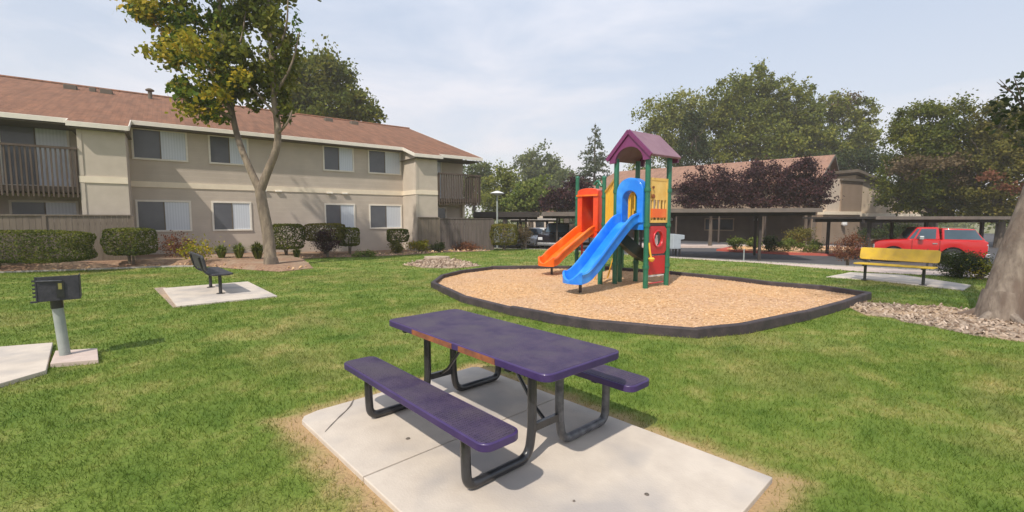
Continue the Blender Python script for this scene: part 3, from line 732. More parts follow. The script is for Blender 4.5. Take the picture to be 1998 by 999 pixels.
MB().bar((-.7, 0, HT - .04), (.7, 0, HT - .04), .04, .03).bar((-.7, -.25, HT - .04), (.7, -.25, HT - .04), .025, .025).bar((-.7, .25, HT - .04), (.7, .25, HT - .04), .025, .025).build('support_rail', M['black_metal'], tbl)

# ------------------------------------------------------------------ charcoal grill
gx, gy, _ = G(127, 692, .05)
gr = empty('park_grill', (gx, gy, .05), R(41), label='black charcoal grill box on a galvanised post beside the concrete pad', cat='grill')
MB().tube([(0, 0, 0), (-.03, 0, .58)], .050, 16).build('post', M['galv'], gr, smooth=True)
MB().tube([(-.03, 0, .56), (-.035, 0, .68)], .056, 16).build('collar', M['black_metal'], gr, smooth=True)
hb = MB(); hb.box(-.22, .22, -.17, .17, .66, .672)
hb.box(-.22, .22, -.176, -.165, .66, .965).box(-.22, .22, .165, .176, .66, .93).box(.215, .226, -.17, .17, .66, .96).box(-.226, -.215, -.17, .17, .66, .72)
hbo = hb.build('firebox', M['grill'], gr, bevel=.004)
g2 = MB()
for i in range(11): g2.tube([(-.21, -.155 + i * .031, .90), (.21, -.155 + i * .031, .90)], .005, 6)
g2.tube([(-.21, -.16, .90), (-.21, .16, .90)], .007, 6).tube([(.21, -.16, .90), (.21, .16, .90)], .007, 6); g2.build('grate', M['grill'], gr)
g3 = MB()
for i in range(5): g3.box(-.265, -.225, -.172, -.158, .715 + i * .048, .737 + i * .048)
g3.box(-.235, -.22, -.18, -.155, .66, .965).bar((-.22, -.185, .665), (-.29, -.185, .665), .03, .02); g3.build('height_notches', M['grill'], gr)
MB().tube([(-.22, -.188, .915), (.04, -.188, .905)], .008, 8).build('handle', M['worn_metal'], gr)
MB().box(-.02, .06, -.190, -.177, .70, .90).build('bracket', M['black_metal'], gr)
MB().box(.0, .04, -.194, -.191, .80, .875).build('warning_plate', mat('plate', (.30, .27, .07), (.22, .2, .06), 30, .6), gr)

for o_ in gr.children:
    if not o_.name.startswith(('post', 'collar')): o_.scale = (.78, .78, .92); o_.location.z = .055

# ------------------------------------------------------------------ benches
def make_bench(name, loc, yaw, L_, m_seat, leg_span, **k):
    """local x along the seat, front towards -y"""
    o = empty(name, loc, yaw, **k); h = L_ / 2
    s_ = MB().prism(rrect(-h, h, -.24, .16, .05), .42, .455).build('seat', m_seat, o, bevel=.01)
    bk_ = MB().prism(rrect(-h, h, 0, .32, .06), -.02, .02, Matrix.Translation((0, .235, .535)) @ Matrix.Rotation(R(78), 4, 'X')).build('backrest', m_seat, o, bevel=.01)
    for sx in (-leg_span / 2, leg_span / 2):
        MB().tube(smooth_path([(sx, -.03, 0), (sx, -.03, .30), (sx, -.03, .42)], 1), .034, 12).build('leg', M['black_metal'], o, smooth=True)
        MB().tube(smooth_path([(sx, -.22, .405), (sx, .02, .40), (sx, .17, .42), (sx, .262, .52), (sx, .332, .80)], 2), .022, 10).build('bracket', M['black_metal'], o, smooth=True)
        MB().lathe([(.08, 0), (.08, .012), (.04, .016)], (sx, -.03, 0), 14).build('foot_plate', M['black_metal'], o)
    return o
a, b = Vector(G(407, 560, .03)), Vector(G(429, 574, .03)); c = (a + b) / 2; yw = math.atan2(b.y - a.y, b.x - a.x)
make_bench('park_bench', (c.x, c.y, .03), yw + math.pi, 1.75, M['grill'], 1.2, label='black metal bench on the small concrete pad near the building', cat='bench')
a, b = Vector(G(1689, 546, .02)), Vector(G(1800, 556, .02)); c = (a + b) / 2; yw = math.atan2(b.y - a.y, b.x - a.x)
make_bench('park_bench', (c.x, c.y, .02), yw, 1.62, M['yellow_bench'], 1.18, label='yellow bench with black legs in the shade by the parking lot', cat='bench')

# ------------------------------------------------------------------ playground structure
PZ = .05
A_ = Vector((3.05, 10.25, 0)); U = Vector((.80, .60, 0)); V = Vector((-.60, .80, 0))
pg = empty('playground_structure', (A_.x, A_.y, PZ), math.atan2(.6, .8), label='colourful play structure with blue and orange slides and a purple gable roof', cat='playground')
# local: x along U (right, away), y along V (left, away); tower 0..TU x 0..TV
TU, TV, DZ = .80, .90, 1.50
def loc(x, y, z=0):                                 # world xy -> local
    d = Vector((x, y, 0)) - A_; return Vector((d.dot(U), d.dot(V), z))
def post(x, y, h, cap=True):
    o = MB().tube([(x, y, 0), (x, y, h)], .060, 14).build('post', M['green_post'], pg, smooth=True)
    for z in (.45, DZ - .1, 2.2):
        if z < h - .1: MB().lathe([(.074, 0), (.076, .02), (.076, .06), (.074, .08)], (x, y, z), 14).build('collar', M['green_post'], o, smooth=True)
    if cap: MB().lathe([(.068, -.01), (.07, .02), (.05, .05), (.01, .07)], (x, y, h), 14).build('cap', M['green_post'], o, smooth=True)
H = 3.02
for x, y in ((0, 0), (TU, 0), (0, TV), (TU, TV)): post(x, y, H, False)
def deck(x0, x1, y0, y1, z): MB().prism(rrect(x0, x1, y0, y1, .03), z - .07, z).build('deck', M['deck'], pg, bevel=.01)
deck(.0, TU, 0, TV, DZ)
# roof: ridge along x (U); gable ends face -x and +x
ov, rx0, rx1 = .17, -.16, TU + .22
zE, zA = 3.02, 3.62; yc = TV / 2; y0, y1 = -ov, TV + ov
Myz = Matrix(((0, 0, 1, 0), (1, 0, 0, 0), (0, 1, 0, 0), (0, 0, 0, 1)))
t = .05
rf = MB().prism([(y0, zE), (y0 + .02, zE - t), (yc, zA - t * 1.3), (y1 - .02, zE - t), (y1, zE), (yc, zA)], rx0, rx1, Myz).build('roof', M['plum_roof'], pg, bevel=.012)
def gable(x0, x1):
    n = 14; arc = [(yc + .40 * math.cos(math.pi * i / n), 2.90 + .34 * math.sin(math.pi * i / n)) for i in range(n + 1)]
    outer = [(y1 - .07, zE - t - .005), (y1 - .03, 2.90), (arc[0][0], 2.90)] 
    mb = MB(); top_ = []
    for (ya, za) in arc:                             # strip between the arch and the roof line
        u_ = abs(ya - yc) / (y1 - yc); top_.append((ya, zA - t * 1.3 - (zA - zE) * u_ - .006))
    for i in range(n): mb.prism([arc[i], arc[i + 1], top_[i + 1], top_[i]], x0, x1, Myz)
    for sgn in (1, -1):
        e = [(yc + sgn * .40, 2.90), (yc + sgn * (yc - y0 - .05), 2.90), (yc + sgn * (yc - y0 - .05), zE - t + .02), (yc + sgn * .40, top_[0][1])]
        mb.prism(e, x0, x1, Myz)
    return mb.build('gable_panel', M['plum'], rf)
gable(rx0 + .03, rx0 + .08); gable(rx1 - .08, rx1 - .03)
mb = MB()
for s_ in (1, -1):
    a = Vector((rx0 + .012, yc + s_ * (yc - y0 + .01), zE - .035)); b = Vector((rx0 + .012, yc, zA - .03)); mb.bar(a, b, .09, .04, up=(1, 0, 0))
mb.build('rake_trim', M['plum'], rf)
# trough slide
def slide(x0, yc_, z0, run, zend, w_, wall, m_, side=0.0, foot=True, wiggle=0):
    pts = [(0, z0 + .02), (.12, z0 + .02), (.3, z0 - .06), (run * .5, (z0 + zend) / 2), (run - .5, zend + .22), (run - .22, zend + .03), (run, zend)]
    path = smooth_path([Vector((x0 - p[0], yc_ + side * p[0] + wiggle * math.sin(p[0] / run * math.pi), p[1])) for p in pts], 3)
    hw = w_ / 2; e = .035
    pr = [(-hw, 0), (-hw, wall), (-hw - .012, wall + e), (-hw - .05, wall + e), (-hw - .062, wall), (-hw - .035, wall - .03), (-hw - .03, -.03), (hw + .03, -.03), (hw + .035, wall - .03), (hw + .062, wall), (hw + .05, wall + e), (hw + .012, wall + e), (hw, wall), (hw, 0), (hw * .7, .0 - .015), (0, -.022), (-hw * .7, -.015)]
    o = MB().sweep(pr, path, (0, 1, 0)).build('slide', m_, pg, smooth=True)
    if foot: MB().tube([(x0 - run + .22, yc_ + side * run, 0), (x0 - run + .22, yc_ + side * run, zend + .03)], .035, 10).build('slide_foot', M['black_metal'], o)
    # rounded lip at the end
    p = path[-1]; n = 10; vs = []; fs = []
    for i in range(n + 1):
        a = math.pi * i / n; cy, cx = math.cos(a) * (hw + .045), -math.sin(a) * .16
        h_ = .02 + (wall + e) * abs(math.cos(a)) ** 2 * .9 + .05
        vs += [(p.x + cx, p.y + cy, p.z - .03), (p.x + cx * 1.05, p.y + cy, p.z - .03 + h_), (p.x + cx * .72, p.y + cy * .86, p.z - .02 + h_), (p.x + cx * .6, p.y + cy * .8, p.z)]
    for i in range(n):
        for k_ in range(4): fs.append((i * 4 + k_, i * 4 + (k_ + 1) % 4, (i + 1) * 4 + (k_ + 1) % 4, (i + 1) * 4 + k_))
    b_ = len(vs); vs.append((p.x - .02, p.y, p.z - .005)); fs += [(b_, i * 4 + 3, (i + 1) * 4 + 3) for i in range(n)]
    MB().add(vs, fs).build('slide_lip', m_, o, smooth=True)
    return o
slide(0.02, TV / 2, DZ, 1.88, .26, .46, .17, M['blue'])
# arched hood over the blue slide
def hood(x0, x1, yc_, z0, z1, w_, ow, oh, m_, name='slide_hood', square=False):
    n = 16; hw = w_ / 2
    def arc(hw_, zb, zt):
        return [(yc_ - hw_, zb)] + [(yc_ - hw_ * math.cos(math.pi * i / n), zt - hw_ * (.25 if square else .9) + hw_ * (.25 if square else .9) * math.sin(math.pi * i / n)) for i in range(n + 1)] + [(yc_ + hw_, zb)]
    o_, i_ = arc(hw, z0, z1), arc(ow / 2, z0, z0 + oh); k_ = len(o_)
    vs = [(x0, a, b) for a, b in o_] + [(x0, a, b) for a, b in i_] + [(x1, a, b) for a, b in o_] + [(x1, a, b) for a, b in i_]
    fs = []
    for i in range(k_ - 1):
        fs += [(i, i + 1, k_ + i + 1, k_ + i), (2 * k_ + i, 2 * k_ + i + 1, 3 * k_ + i + 1, 3 * k_ + i), (i, i + 1, 2 * k_ + i + 1, 2 * k_ + i), (k_ + i, k_ + i + 1, 3 * k_ + i + 1, 3 * k_ + i)]
    fs += [(0, k_, 3 * k_, 2 * k_), (k_ - 1, 2 * k_ - 1, 4 * k_ - 1, 3 * k_ - 1)]
    return MB().add(vs, fs).build(name, m_, pg, smooth=True, bevel=.012)
hood(-.07, .16, TV / 2, DZ + .0, 2.54, .77, .42, .74, M['blue'])
MB().box(-.03, .0, .07, TV - .07, DZ - .16, DZ - .0).build('hood_sill', M['blue'], pg)
# yellow bar barrier on the back and the right face
def barrier(p, q, z0, z1, m_, nb=7, solid=0, name='barrier'):
    p, q = Vector(p), Vector(q); t = (q - p).normalized(); L_ = (q - p).length; p = p + t * .06; q = q - t * .06; L_ -= .12
    mb = MB(); up = Vector((0, 0, 1))
    for z in (z0 + .03, z1 - .03): mb.bar(p + up * z, q + up * z, .04, .06)
    mb.bar(p + up * z0 + t * .02, p + up * z1 + t * .02, .04, .05, up=t); mb.bar(q + up * z0 - t * .02, q + up * z1 - t * .02, .04, .05, up=t)
    if solid: mb.bar(p + up * (z1 - solid / 2 - .05), q + up * (z1 - solid / 2 - .05), .025, solid)
    for i in range(1, nb): c = p + t * (L_ * i / nb); mb.bar(c + up * z0, c + up * (z1 - solid), .03, .034, up=t)
    return mb.build(name, m_, pg)
barrier((TU, 0, 0), (TU, TV, 0), DZ + .03, DZ + .80, M['yellow'], 6)
barrier((0, 0, 0), (TU, 0, 0), DZ + .0, DZ + 1.02, M['yellow_pale'], 5, solid=.45)
mb = MB(); 
for z in (DZ + .60,): mb.tube([(.16, -.03, z), (.16, -.055, z)], .05, 12).tube([(.16, -.03, z + .2), (.16, -.05, z + .2)], .03, 12)
mb.build('play_wheel', M['rust'], pg)
MB().bar((.12, -.02, DZ + .22), (.68, -.02, DZ + .22), .03, .20).build('barrier_band', M['orange'], pg)
# red panel with a round hole
def ring_panel(x0, x1, y_, th, z0, z1, cz, r_, m_, name='activity_panel'):
    n = 24; cx = (x0 + x1) / 2; mb = MB(); hw, hh = (x1 - x0) / 2, (z1 - z0) / 2; cm = (z0 + z1) / 2
    vs = []
    for yy in (y_ - th / 2, y_ + th / 2):
        for i in range(n):
            a = 2 * math.pi * (i + .5) / n; c_, s_ = math.cos(a), math.sin(a); k_ = 1 / max(abs(c_), abs(s_))
            vs.append((cx + hw * c_ * k_, yy, (cz + ((z1 - cz) if s_ > 0 else (cz - z0)) * s_ * k_)))
        for i in range(n):
            a = 2 * math.pi * (i + .5) / n; vs.append((cx + r_ * math.cos(a), yy, cz + r_ * 1.1 * math.sin(a)))
    fs = []
    for i in range(n):
        j = (i + 1) % n
        fs += [(i, j, n + j, n + i), (2 * n + i, 2 * n + j, 3 * n + j, 3 * n + i), (i, j, 2 * n + j, 2 * n + i), (n + i, n + j, 3 * n + j, 3 * n + i)]
    return mb.add(vs, fs).build(name, m_, pg, bevel=.006)
rp_ = ring_panel(.07, TU - .07, -.0, .04, .78, 1.42, 1.13, .15, M['red_panel'])
MB().tube([(.40 + .17 * math.cos(a), -.03, 1.13 + .19 * math.sin(a)) for a in [2 * math.pi * i / 20 for i in range(21)]], .02, 8, caps=False).build('window_rim', M['red_panel'], rp_, smooth=True)
MB().box(.34, .46, .02, .04, 1.0, 1.14).box(.37, .43, .01, .03, 1.12, 1.22).build('spinner', M['white'], rp_, bevel=.01)
MB().prism(rrect(.09, TU - .07, .30, .74, .02), -.02, .02, Matrix(((1, 0, 0, 0), (0, 0, 1, .02), (0, 1, 0, 0), (0, 0, 0, 1)))).build('activity_panel', M['red_panel'], pg, bevel=.006)
MB().bar((.1, .02, .27), (TU - .1, .02, .27), .03, .03).build('panel_rung', M['white'], pg)
MB().tube([(.12, .02, .10), (TU - .1, .02, .10)], .015, 8).tube([(TU + .06, -.02, 0), (TU + .06, -.02, .35)], .018, 8).build('panel_rung', M['red_panel'], pg)
# yellow talk tube on the front post
MB().tube(smooth_path([(.02, -.06, 1.05), (.03, -.08, .85), (.05, -.10, .72)], 1), .022, 10).lathe([(.03, 0), (.06, .03), (.075, .07), (.05, .10)], (.05, -.11, .62), 14).build('talk_tube', M['yellow'], pg, smooth=True)
MB().tube([(-.03, -.05, .9), (-.02, -.05, 1.5)], .014, 8).build('grab_rail', M['green_post'], pg)
# bridge to the orange slide platform
B1, B2, B3, B4 = loc(2.75, 13.6), loc(2.06, 14.35), loc(3.45, 14.15), loc(2.8, 14.95)
DZ2 = 1.18
for p, h in ((B1, 2.80), (B2, 2.86), (B3, 2.7), (B4, 2.7)): post(p.x, p.y, h)
fl = [B1, B3, B4, B2]
MB().prism([(p.x, p.y) for p in fl], DZ2 - .07, DZ2).build('deck', M['deck'], pg)
pC, pD = Vector((0.02, TV, 0)), Vector((TU - .1, TV, 0))
q1, q2 = B1 + Vector((.05, 0, 0)), B3
MB().add([(pC.x, pC.y, DZ - .04), (pD.x, pD.y, DZ - .04), (q2.x, q2.y, DZ2 - .04), (q1.x, q1.y, DZ2 - .04), (pC.x, pC.y, DZ), (pD.x, pD.y, DZ), (q2.x, q2.y, DZ2), (q1.x, q1.y, DZ2)],
         [(0, 1, 2, 3), (4, 5, 6, 7), (0, 1, 5, 4), (1, 2, 6, 5), (2, 3, 7, 6), (3, 0, 4, 7)]).build('bridge', M['deck'], pg)
def sloped_barrier(p, q, za, zb, h, m_, nb):
    mb = MB(); p, q = Vector(p), Vector(q); t = (q - p).normalized()
    for dz in (.05, h): mb.bar(p + Vector((0, 0, za + dz)), q + Vector((0, 0, zb + dz)), .05, .06)
    for i in range(nb + 1):
        f = i / nb; c_ = p.lerp(q, f); z = za + (zb - za) * f; mb.bar(c_ + Vector((0, 0, z + .05)), c_ + Vector((0, 0, z + h)), .035, .04, up=t)
    return mb.build('barrier', m_, pg)
sloped_barrier(pC, q1, DZ, DZ2 + .1, 1.1, M['yellow'], 9); sloped_barrier(pD, q2, DZ, DZ2, .85, M['yellow'], 9)
barrier((B3.x, B3.y, 0), (B4.x, B4.y, 0), DZ2 + .03, DZ2 + .85, M['yellow'], 6)
# orange slide and its square hood, built in their own frame
of = empty('slide_tower_panels', (0, 0, 0)); of.parent = pg
mid = (B1 + B2) / 2; dv = (B2 - B1).normalized(); ang = math.atan2(dv.y, dv.x) - math.pi / 2
bpy.data.objects.remove(of)
n_before = set(bpy.data.objects)
slide(0, 0, DZ2, 1.95, .30, .50, .17, M['orange'], wiggle=.05)
MB().prism(rrect(-.36, .36, DZ2 - .16, DZ2 + .01, .05), -.13, -.09, Matrix(((0, 0, 1, 0), (1, 0, 0, 0), (0, 1, 0, 0), (0, 0, 0, 1)))).build('hood_sill', M['redorange'], pg, bevel=.01)
hood(-.14, .42, 0, DZ2 + .02, 2.52, .78, .42, 1.12, M['redorange'], square=True)
rp2 = ring_panel(-.33, .33, 0, .04, DZ2 + .02, 2.46, DZ2 + .52, .15, M['orange'], name='rear_panel')
for v_ in rp2.data.vertices: v_.co = (.445 + v_.co.y, v_.co.x, v_.co.z)
mb = MB().bar((-.16, -.40, 2.30), (-.16, .40, 2.30), .05, .05).build('hood_bar', M['orange'], pg)
mb = MB().tube(smooth_path([(-.02, -.35, 0), (-.05, -.30, .6), (-.02, -.25, 1.15)], 1), .03, 8).tube([(0, .3, .0), (0, .3, 1.15)], .03, 8).bar((0, -.3, .55), (0, .3, .62), .03, .05).bar((0, -.38, DZ2 - .02), (0, .38, DZ2 - .02), .05, .14).build('ladder_frame', M['red_panel'], pg)
for o in set(bpy.data.objects) - n_before:
    if o.parent == pg: o.location = (mid.x, mid.y, 0); o.rotation_euler = (0, 0, ang)
# dark curved climber and support posts under the tower
for wx, wy, h in ((2.18, 10.95, 1.2), (2.72, 11.35, 1.5)):
    p = loc(wx, wy); 
    if h > 1.3: post(p.x, p.y, h, False)
p = loc(2.15, 10.95); post(p.x, p.y, 1.15, False)
cp = [loc(2.45, 11.6, 1.22), loc(2.70, 11.35, 1.0), loc(2.95, 11.2, .74), loc(3.2, 11.25, .60), loc(3.4, 11.4, .55)]
path = smooth_path([Vector(p_) for p_ in cp], 2)
pr = [(-.26, .22), (-.30, .22), (-.24, -.02), (0, -.06), (.24, -.02), (.30, .22), (.26, .22), (.2, .02), (0, -.02), (-.2, .02)]
MB().sweep(pr, path, (.5, .86, 0)).build('curved_chute', M['dark_green'], pg, smooth=True)
# arched ladder on the far side, climbing wavy top piece
MB().tube([(p_.x, p_.y, p_.z) for p_ in smooth_path([B1 + Vector((-.05, .06, 2.55)), B1 + Vector((-.05, .2, 2.75)), B1 + Vector((-.05, .34, 2.62))], 2)], .045, 10).build('loop_handle', M['green_post'], pg, smooth=True)
for sx in (0.15, .65): MB().tube(smooth_path([(sx, TV + .06, DZ), (sx, TV + .5, .9), (sx, TV + .8, 0)], 1), .02, 8).build('climber_rail', M['yellow'], pg, smooth=True)

# ------------------------------------------------------------------ carports
def carport(x0, y0, x1, y1, depth, ztop, th, posts, base, label, edge='carport_edge', rear=True, front=None):
    """front edge from (x0,y0) to (x1,y1), roof reaching away from the lawn"""
    a, b = Vector((x0, y0, 0)), Vector((x1, y1, 0)); L_ = (b - a).length; yaw = math.atan2(b.y - a.y, b.x - a.x)
    o = empty('carport', (x0, y0, base), yaw, label=label, cat='carport', group='flat roofed carports of the parking lot')
    zt = ztop - base
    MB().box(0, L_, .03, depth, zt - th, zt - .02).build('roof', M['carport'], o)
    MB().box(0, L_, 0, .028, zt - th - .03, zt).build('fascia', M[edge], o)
    for x in (posts if front is None else front): MB().box(x - .06, x + .06, .7, .82, 0, zt - th).build('post', M['carport'], o)
    for x in posts:
        if rear: MB().box(x - .06, x + .06, depth - .9, depth - .78, 0, zt - th).build('post', M['carport'], o)
    for yy in (.76, depth - .84): MB().box(.02, L_ - .02, yy - .06, yy + .06, zt - th - .18, zt - th).build('beam', M['carport'], o)
    return o
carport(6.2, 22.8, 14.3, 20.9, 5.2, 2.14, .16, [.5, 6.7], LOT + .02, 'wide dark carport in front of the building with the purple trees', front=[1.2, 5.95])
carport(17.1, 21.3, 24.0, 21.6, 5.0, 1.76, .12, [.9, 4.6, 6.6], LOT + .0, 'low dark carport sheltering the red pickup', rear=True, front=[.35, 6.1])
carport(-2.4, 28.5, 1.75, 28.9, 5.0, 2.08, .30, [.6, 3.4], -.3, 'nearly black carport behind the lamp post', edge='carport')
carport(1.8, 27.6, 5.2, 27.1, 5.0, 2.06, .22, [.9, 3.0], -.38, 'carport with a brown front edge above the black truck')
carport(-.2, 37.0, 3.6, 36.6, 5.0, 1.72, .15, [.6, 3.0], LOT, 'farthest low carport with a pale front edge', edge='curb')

# ------------------------------------------------------------------ vehicles
def lofted(profile_rows):
    """rows of (x, [(y,z)...]) closed sections joined along x"""
    mb = MB(); n = len(profile_rows[0][1]); vs = [(x, y, z) for x, sec in profile_rows for y, z in sec]; fs = []
    for i in range(len(profile_rows) - 1):
        for k_ in range(n): fs.append((i * n + k_, i * n + (k_ + 1) % n, (i + 1) * n + (k_ + 1) % n, (i + 1) * n + k_))
    fs += [tuple(range(n)), tuple(range((len(profile_rows) - 1) * n, len(profile_rows) * n))]
    return mb.add(vs, fs)
def wheel(parent, x, y, r_, w_):
    s_ = 1 if y > 0 else -1
    def ring_(rr, a, b): 
        return [(rr, a), (rr, b)]
    MT = Matrix.Translation((x, y, r_)) @ Matrix.Rotation(R(90), 4, 'X')
    def lat(prof, m_, name, par):
        q = MB().lathe(prof, n=22); q.v = [tuple(MT @ Vector(v)) for v in q.v]; return q.build(name, m_, par, smooth=True)
    t_ = lat([(r_ * .55, -w_ / 2), (r_ * .9, -w_ / 2), (r_, -w_ / 2 + .03), (r_, w_ / 2 - .03), (r_ * .9, w_ / 2), (r_ * .55, w_ / 2)], M['tyre'], 'wheel', parent)
    lat([(r_ * .56, -w_ / 2 - .008), (r_ * .3, -w_ / 2 + .02), (.05, -w_ / 2 - .012)] if s_ > 0 else [(r_ * .56, w_ / 2 + .008), (r_ * .3, w_ / 2 - .02), (.05, w_ / 2 + .012)], M['chrome'], 'rim', t_)
    lat([(r_ * .56, w_ / 2 + .008), (r_ * .3, w_ / 2 - .02), (.05, w_ / 2 + .012)] if s_ > 0 else [(r_ * .56, -w_ / 2 - .008), (r_ * .3, -w_ / 2 + .02), (.05, -w_ / 2 - .012)], M['chrome'], 'rim', t_)
def car_body(rows, wheels, r_, W_):
    """side outline rows (x, zlow, zhigh); wheel arches cut from the lower outline"""
    out = []
    for x, zl, zh in rows:
        for wx in wheels:
            dx = abs(x - wx)
            if dx < r_ * 1.18: zl = max(zl, r_ + math.sqrt(max(0, (r_ * 1.18) ** 2 - dx * dx)))
        out.append((x, zl, zh))
    sec = []
    hw = W_ / 2
    for x, zl, zh in out:
        m_ = zl + (zh - zl) * .55
        sec.append((x, [(-hw * .96, zl), (-hw, m_), (-hw * .97, zh - .04), (-hw * .90, zh), (hw * .90, zh), (hw * .97, zh - .04), (hw, m_), (hw * .96, zl)]))
    return lofted(sec)
def interp_rows(keys, n=56):
    xs = np.linspace(keys[0][0], keys[-1][0], n); kx = [k_[0] for k_ in keys]
    return [(float(x), float(np.interp(x, kx, [k_[1] for k_ in keys])), float(np.interp(x, kx, [k_[2] for k_ in keys]))) for x in xs]
def make_car(name, loc_, yaw, paint, keys, cabin, wheels, r_, W_, glass, label, cat, lights=True, hood_z=None):
    """front at -x"""
    o = empty(name, loc_, yaw, label=label, cat=cat)
    body = car_body(interp_rows(keys), wheels, r_, W_).build('body', paint, o, smooth=True)
    hw = W_ / 2
    # cabin: list of (x_bottom, x_top) outline -> tapered greenhouse
    (xb0, xt0, xt1, xb1, zb, zt) = cabin; tw_ = hw * .80; bw_ = hw * .93
    vs = [(xb0, -bw_, zb), (xb0, bw_, zb), (xb1, bw_, zb), (xb1, -bw_, zb), (xt0, -tw_, zt), (xt0, tw_, zt), (xt1, tw_, zt), (xt1, -tw_, zt)]
    cab = MB().add(vs, [(3, 2, 1, 0), (4, 5, 6, 7), (0, 1, 5, 4), (1, 2, 6, 5), (2, 3, 7, 6), (3, 0, 4, 7)]).build('cabin', paint, o, bevel=.05, smooth=True)
    def face(xa, xb_, f0, f1, s_):                   # side glass between fractions of the height
        def pt(fx, fz):
            xl = xb0 + (xt0 - xb0) * fz; xr = xb1 + (xt1 - xb1) * fz; y = (bw_ + (tw_ - bw_) * fz) + .006
            return fx, y * s_, zb + (zt - zb) * fz
        def X(fx, fz): return (xb0 + (xt0 - xb0) * fz) * (1 - fx) + (xb1 + (xt1 - xb1) * fz) * fx
        q = []
        for fx, fz in ((xa[0], f0), (xb_[0], f0), (xb_[1], f1), (xa[1], f1)):
            p_ = pt(0, fz); q.append((X(fx, fz), p_[1], p_[2]))
        q2 = [(x, y - s_ * .03, z) for x, y, z in q]
        return MB().add(q + q2, [(0, 1, 2, 3), (7, 6, 5, 4), (0, 1, 5, 4), (1, 2, 6, 5), (2, 3, 7, 6), (3, 0, 4, 7)])
    for s_ in (-1, 1):
        for xa, xb_ in glass: face(xa, xb_, .10, .86, s_).build('side_window', M['carglass'], cab)
        MB().box(xb0 + .42, xb0 + .6, s_ * (hw + .02), s_ * (hw + .20), zb + .02, zb + .2).build('mirror', M['chrome'], o, bevel=.03)
    def endglass(fb, s_):
        xb_, xt_ = (xb0, xt0) if fb == 0 else (xb1, xt1); e = -.006 if fb == 0 else .006
        q = []
        for fz, sy in ((.1, -.88), (.1, .88), (.88, .86), (.88, -.86)):
            q.append((xb_ + (xt_ - xb_) * fz + e, sy * (bw_ + (tw_ - bw_) * fz), zb + (zt - zb) * fz))
        q2 = [(x - e * 4, y, z) for x, y, z in q]
        MB().add(q + q2, [(0, 1, 2, 3), (7, 6, 5, 4), (0, 1, 5, 4), (1, 2, 6, 5), (2, 3, 7, 6), (3, 0, 4, 7)]).build('windscreen' if fb == 0 else 'rear_window', M['carglass'], cab)
    endglass(0, 1); endglass(1, 1)
    xf, xr_ = keys[0][0], keys[-1][0]; zf = keys[0][2]
    MB().box(xf - .10, xf + .06, -hw * .98, hw * .98, r_ * .95, r_ * 1.45).build('bumper', M['chrome'], o, bevel=.03)
    MB().box(xr_ - .06, xr_ + .12, -hw * .98, hw * .98, r_ * .95, r_ * 1.45).build('bumper', M['chrome'], o, bevel=.03)
    MB().box(xf - .015, xf + .02, -hw * .55, hw * .55, zf - .30, zf - .08).build('radiator_grille', M['black_paint'], o)
    for s_ in (-1, 1):
        MB().box(xf - .02, xf + .05, s_ * hw * .62, s_ * hw * .94, zf - .28, zf - .10).build('headlight', M['white'], o, bevel=.02)
        MB().box(xr_ - .05, xr_ + .02, s_ * hw * .84, s_ * hw * .985, keys[-1][2] - .42, keys[-1][2] - .12).build('tail_light', M['cabinet'], o, bevel=.02)
    for wx in wheels:
        for s_ in (-1, 1): wheel(o, wx, s_ * (hw - .13), r_, .24)
    return o
TL = 4.05
trk = make_car('pickup_truck', (20.0, 22.0, LOT - .04), R(-28), M['red_paint'],
         [(-TL / 2, .48, 1.0), (-TL / 2 + .1, .42, 1.08), (-TL / 2 + .5, .38, 1.12), (-TL / 2 + 1.35, .38, 1.17), (TL / 2 - .1, .38, 1.14), (TL / 2, .45, 1.10)],
         (-TL / 2 + 1.20, -TL / 2 + 1.62, .36, .42, 1.13, 1.74), [-TL / 2 + .75, TL / 2 - 1.15], .38, 1.85,
         [((.06, .05), (.20, .17)), ((.26, .24), (.86, .88))],
         'red pickup with a dark windowed rear canopy parked behind the yellow bench', 'pickup truck')
cn = MB().add([(.47, -.86, 1.12), (.47, .86, 1.12), (TL / 2 - .04, .86, 1.10), (TL / 2 - .04, -.86, 1.10), (.47, -.74, 1.69), (.47, .74, 1.69), (TL / 2 - .42, .72, 1.66), (TL / 2 - .42, -.72, 1.66)],
     [(3, 2, 1, 0), (4, 5, 6, 7), (0, 1, 5, 4), (1, 2, 6, 5), (2, 3, 7, 6), (3, 0, 4, 7)]).build('canopy', M['red_paint'], trk, bevel=.04, smooth=True)
for s_ in (-1, 1):
    q = [(.55, s_ * .853, 1.19), (TL / 2 - .16, s_ * .850, 1.18), (TL / 2 - .42, s_ * .752, 1.62), (.55, s_ * .770, 1.62)]
    MB().add(q + [(x, y - s_ * .04, z) for x, y, z in q], [(0, 1, 2, 3), (7, 6, 5, 4), (0, 1, 5, 4), (1, 2, 6, 5), (2, 3, 7, 6), (3, 0, 4, 7)]).build('canopy_window', M['carglass'], cn)
    for x in (.38, -.62): MB().box(x, x + .012, s_ * .922, s_ * .932, .45, 1.12).build('door_seam', M['black_paint'], trk)
    MB().box(.12, .30, s_ * .925, s_ * .945, .96, 1.0).build('door_handle', M['chrome'], trk)
sed = [(-2.25, .3, .62), (-2.1, .24, .74), (-1.2, .24, .92), (1.3, .24, .95), (2.1, .26, .88), (2.25, .35, .7)]
make_car('parked_car', (1.95, 32.6, -.42), R(60), M['white_paint'], sed, (-1.3, -.55, 1.0, 1.7, .9, 1.42), [-1.4, 1.35], .31, 1.75,
         [((.12, .06), (.48, .48)), ((.53, .52), (.88, .95))], 'white car parked nose out between the round shrub and the black truck', 'car')
suv = [(-2.3, .4, .98), (-2.2, .36, 1.08), (-1.1, .36, 1.16), (2.2, .36, 1.16), (2.3, .42, 1.1)]
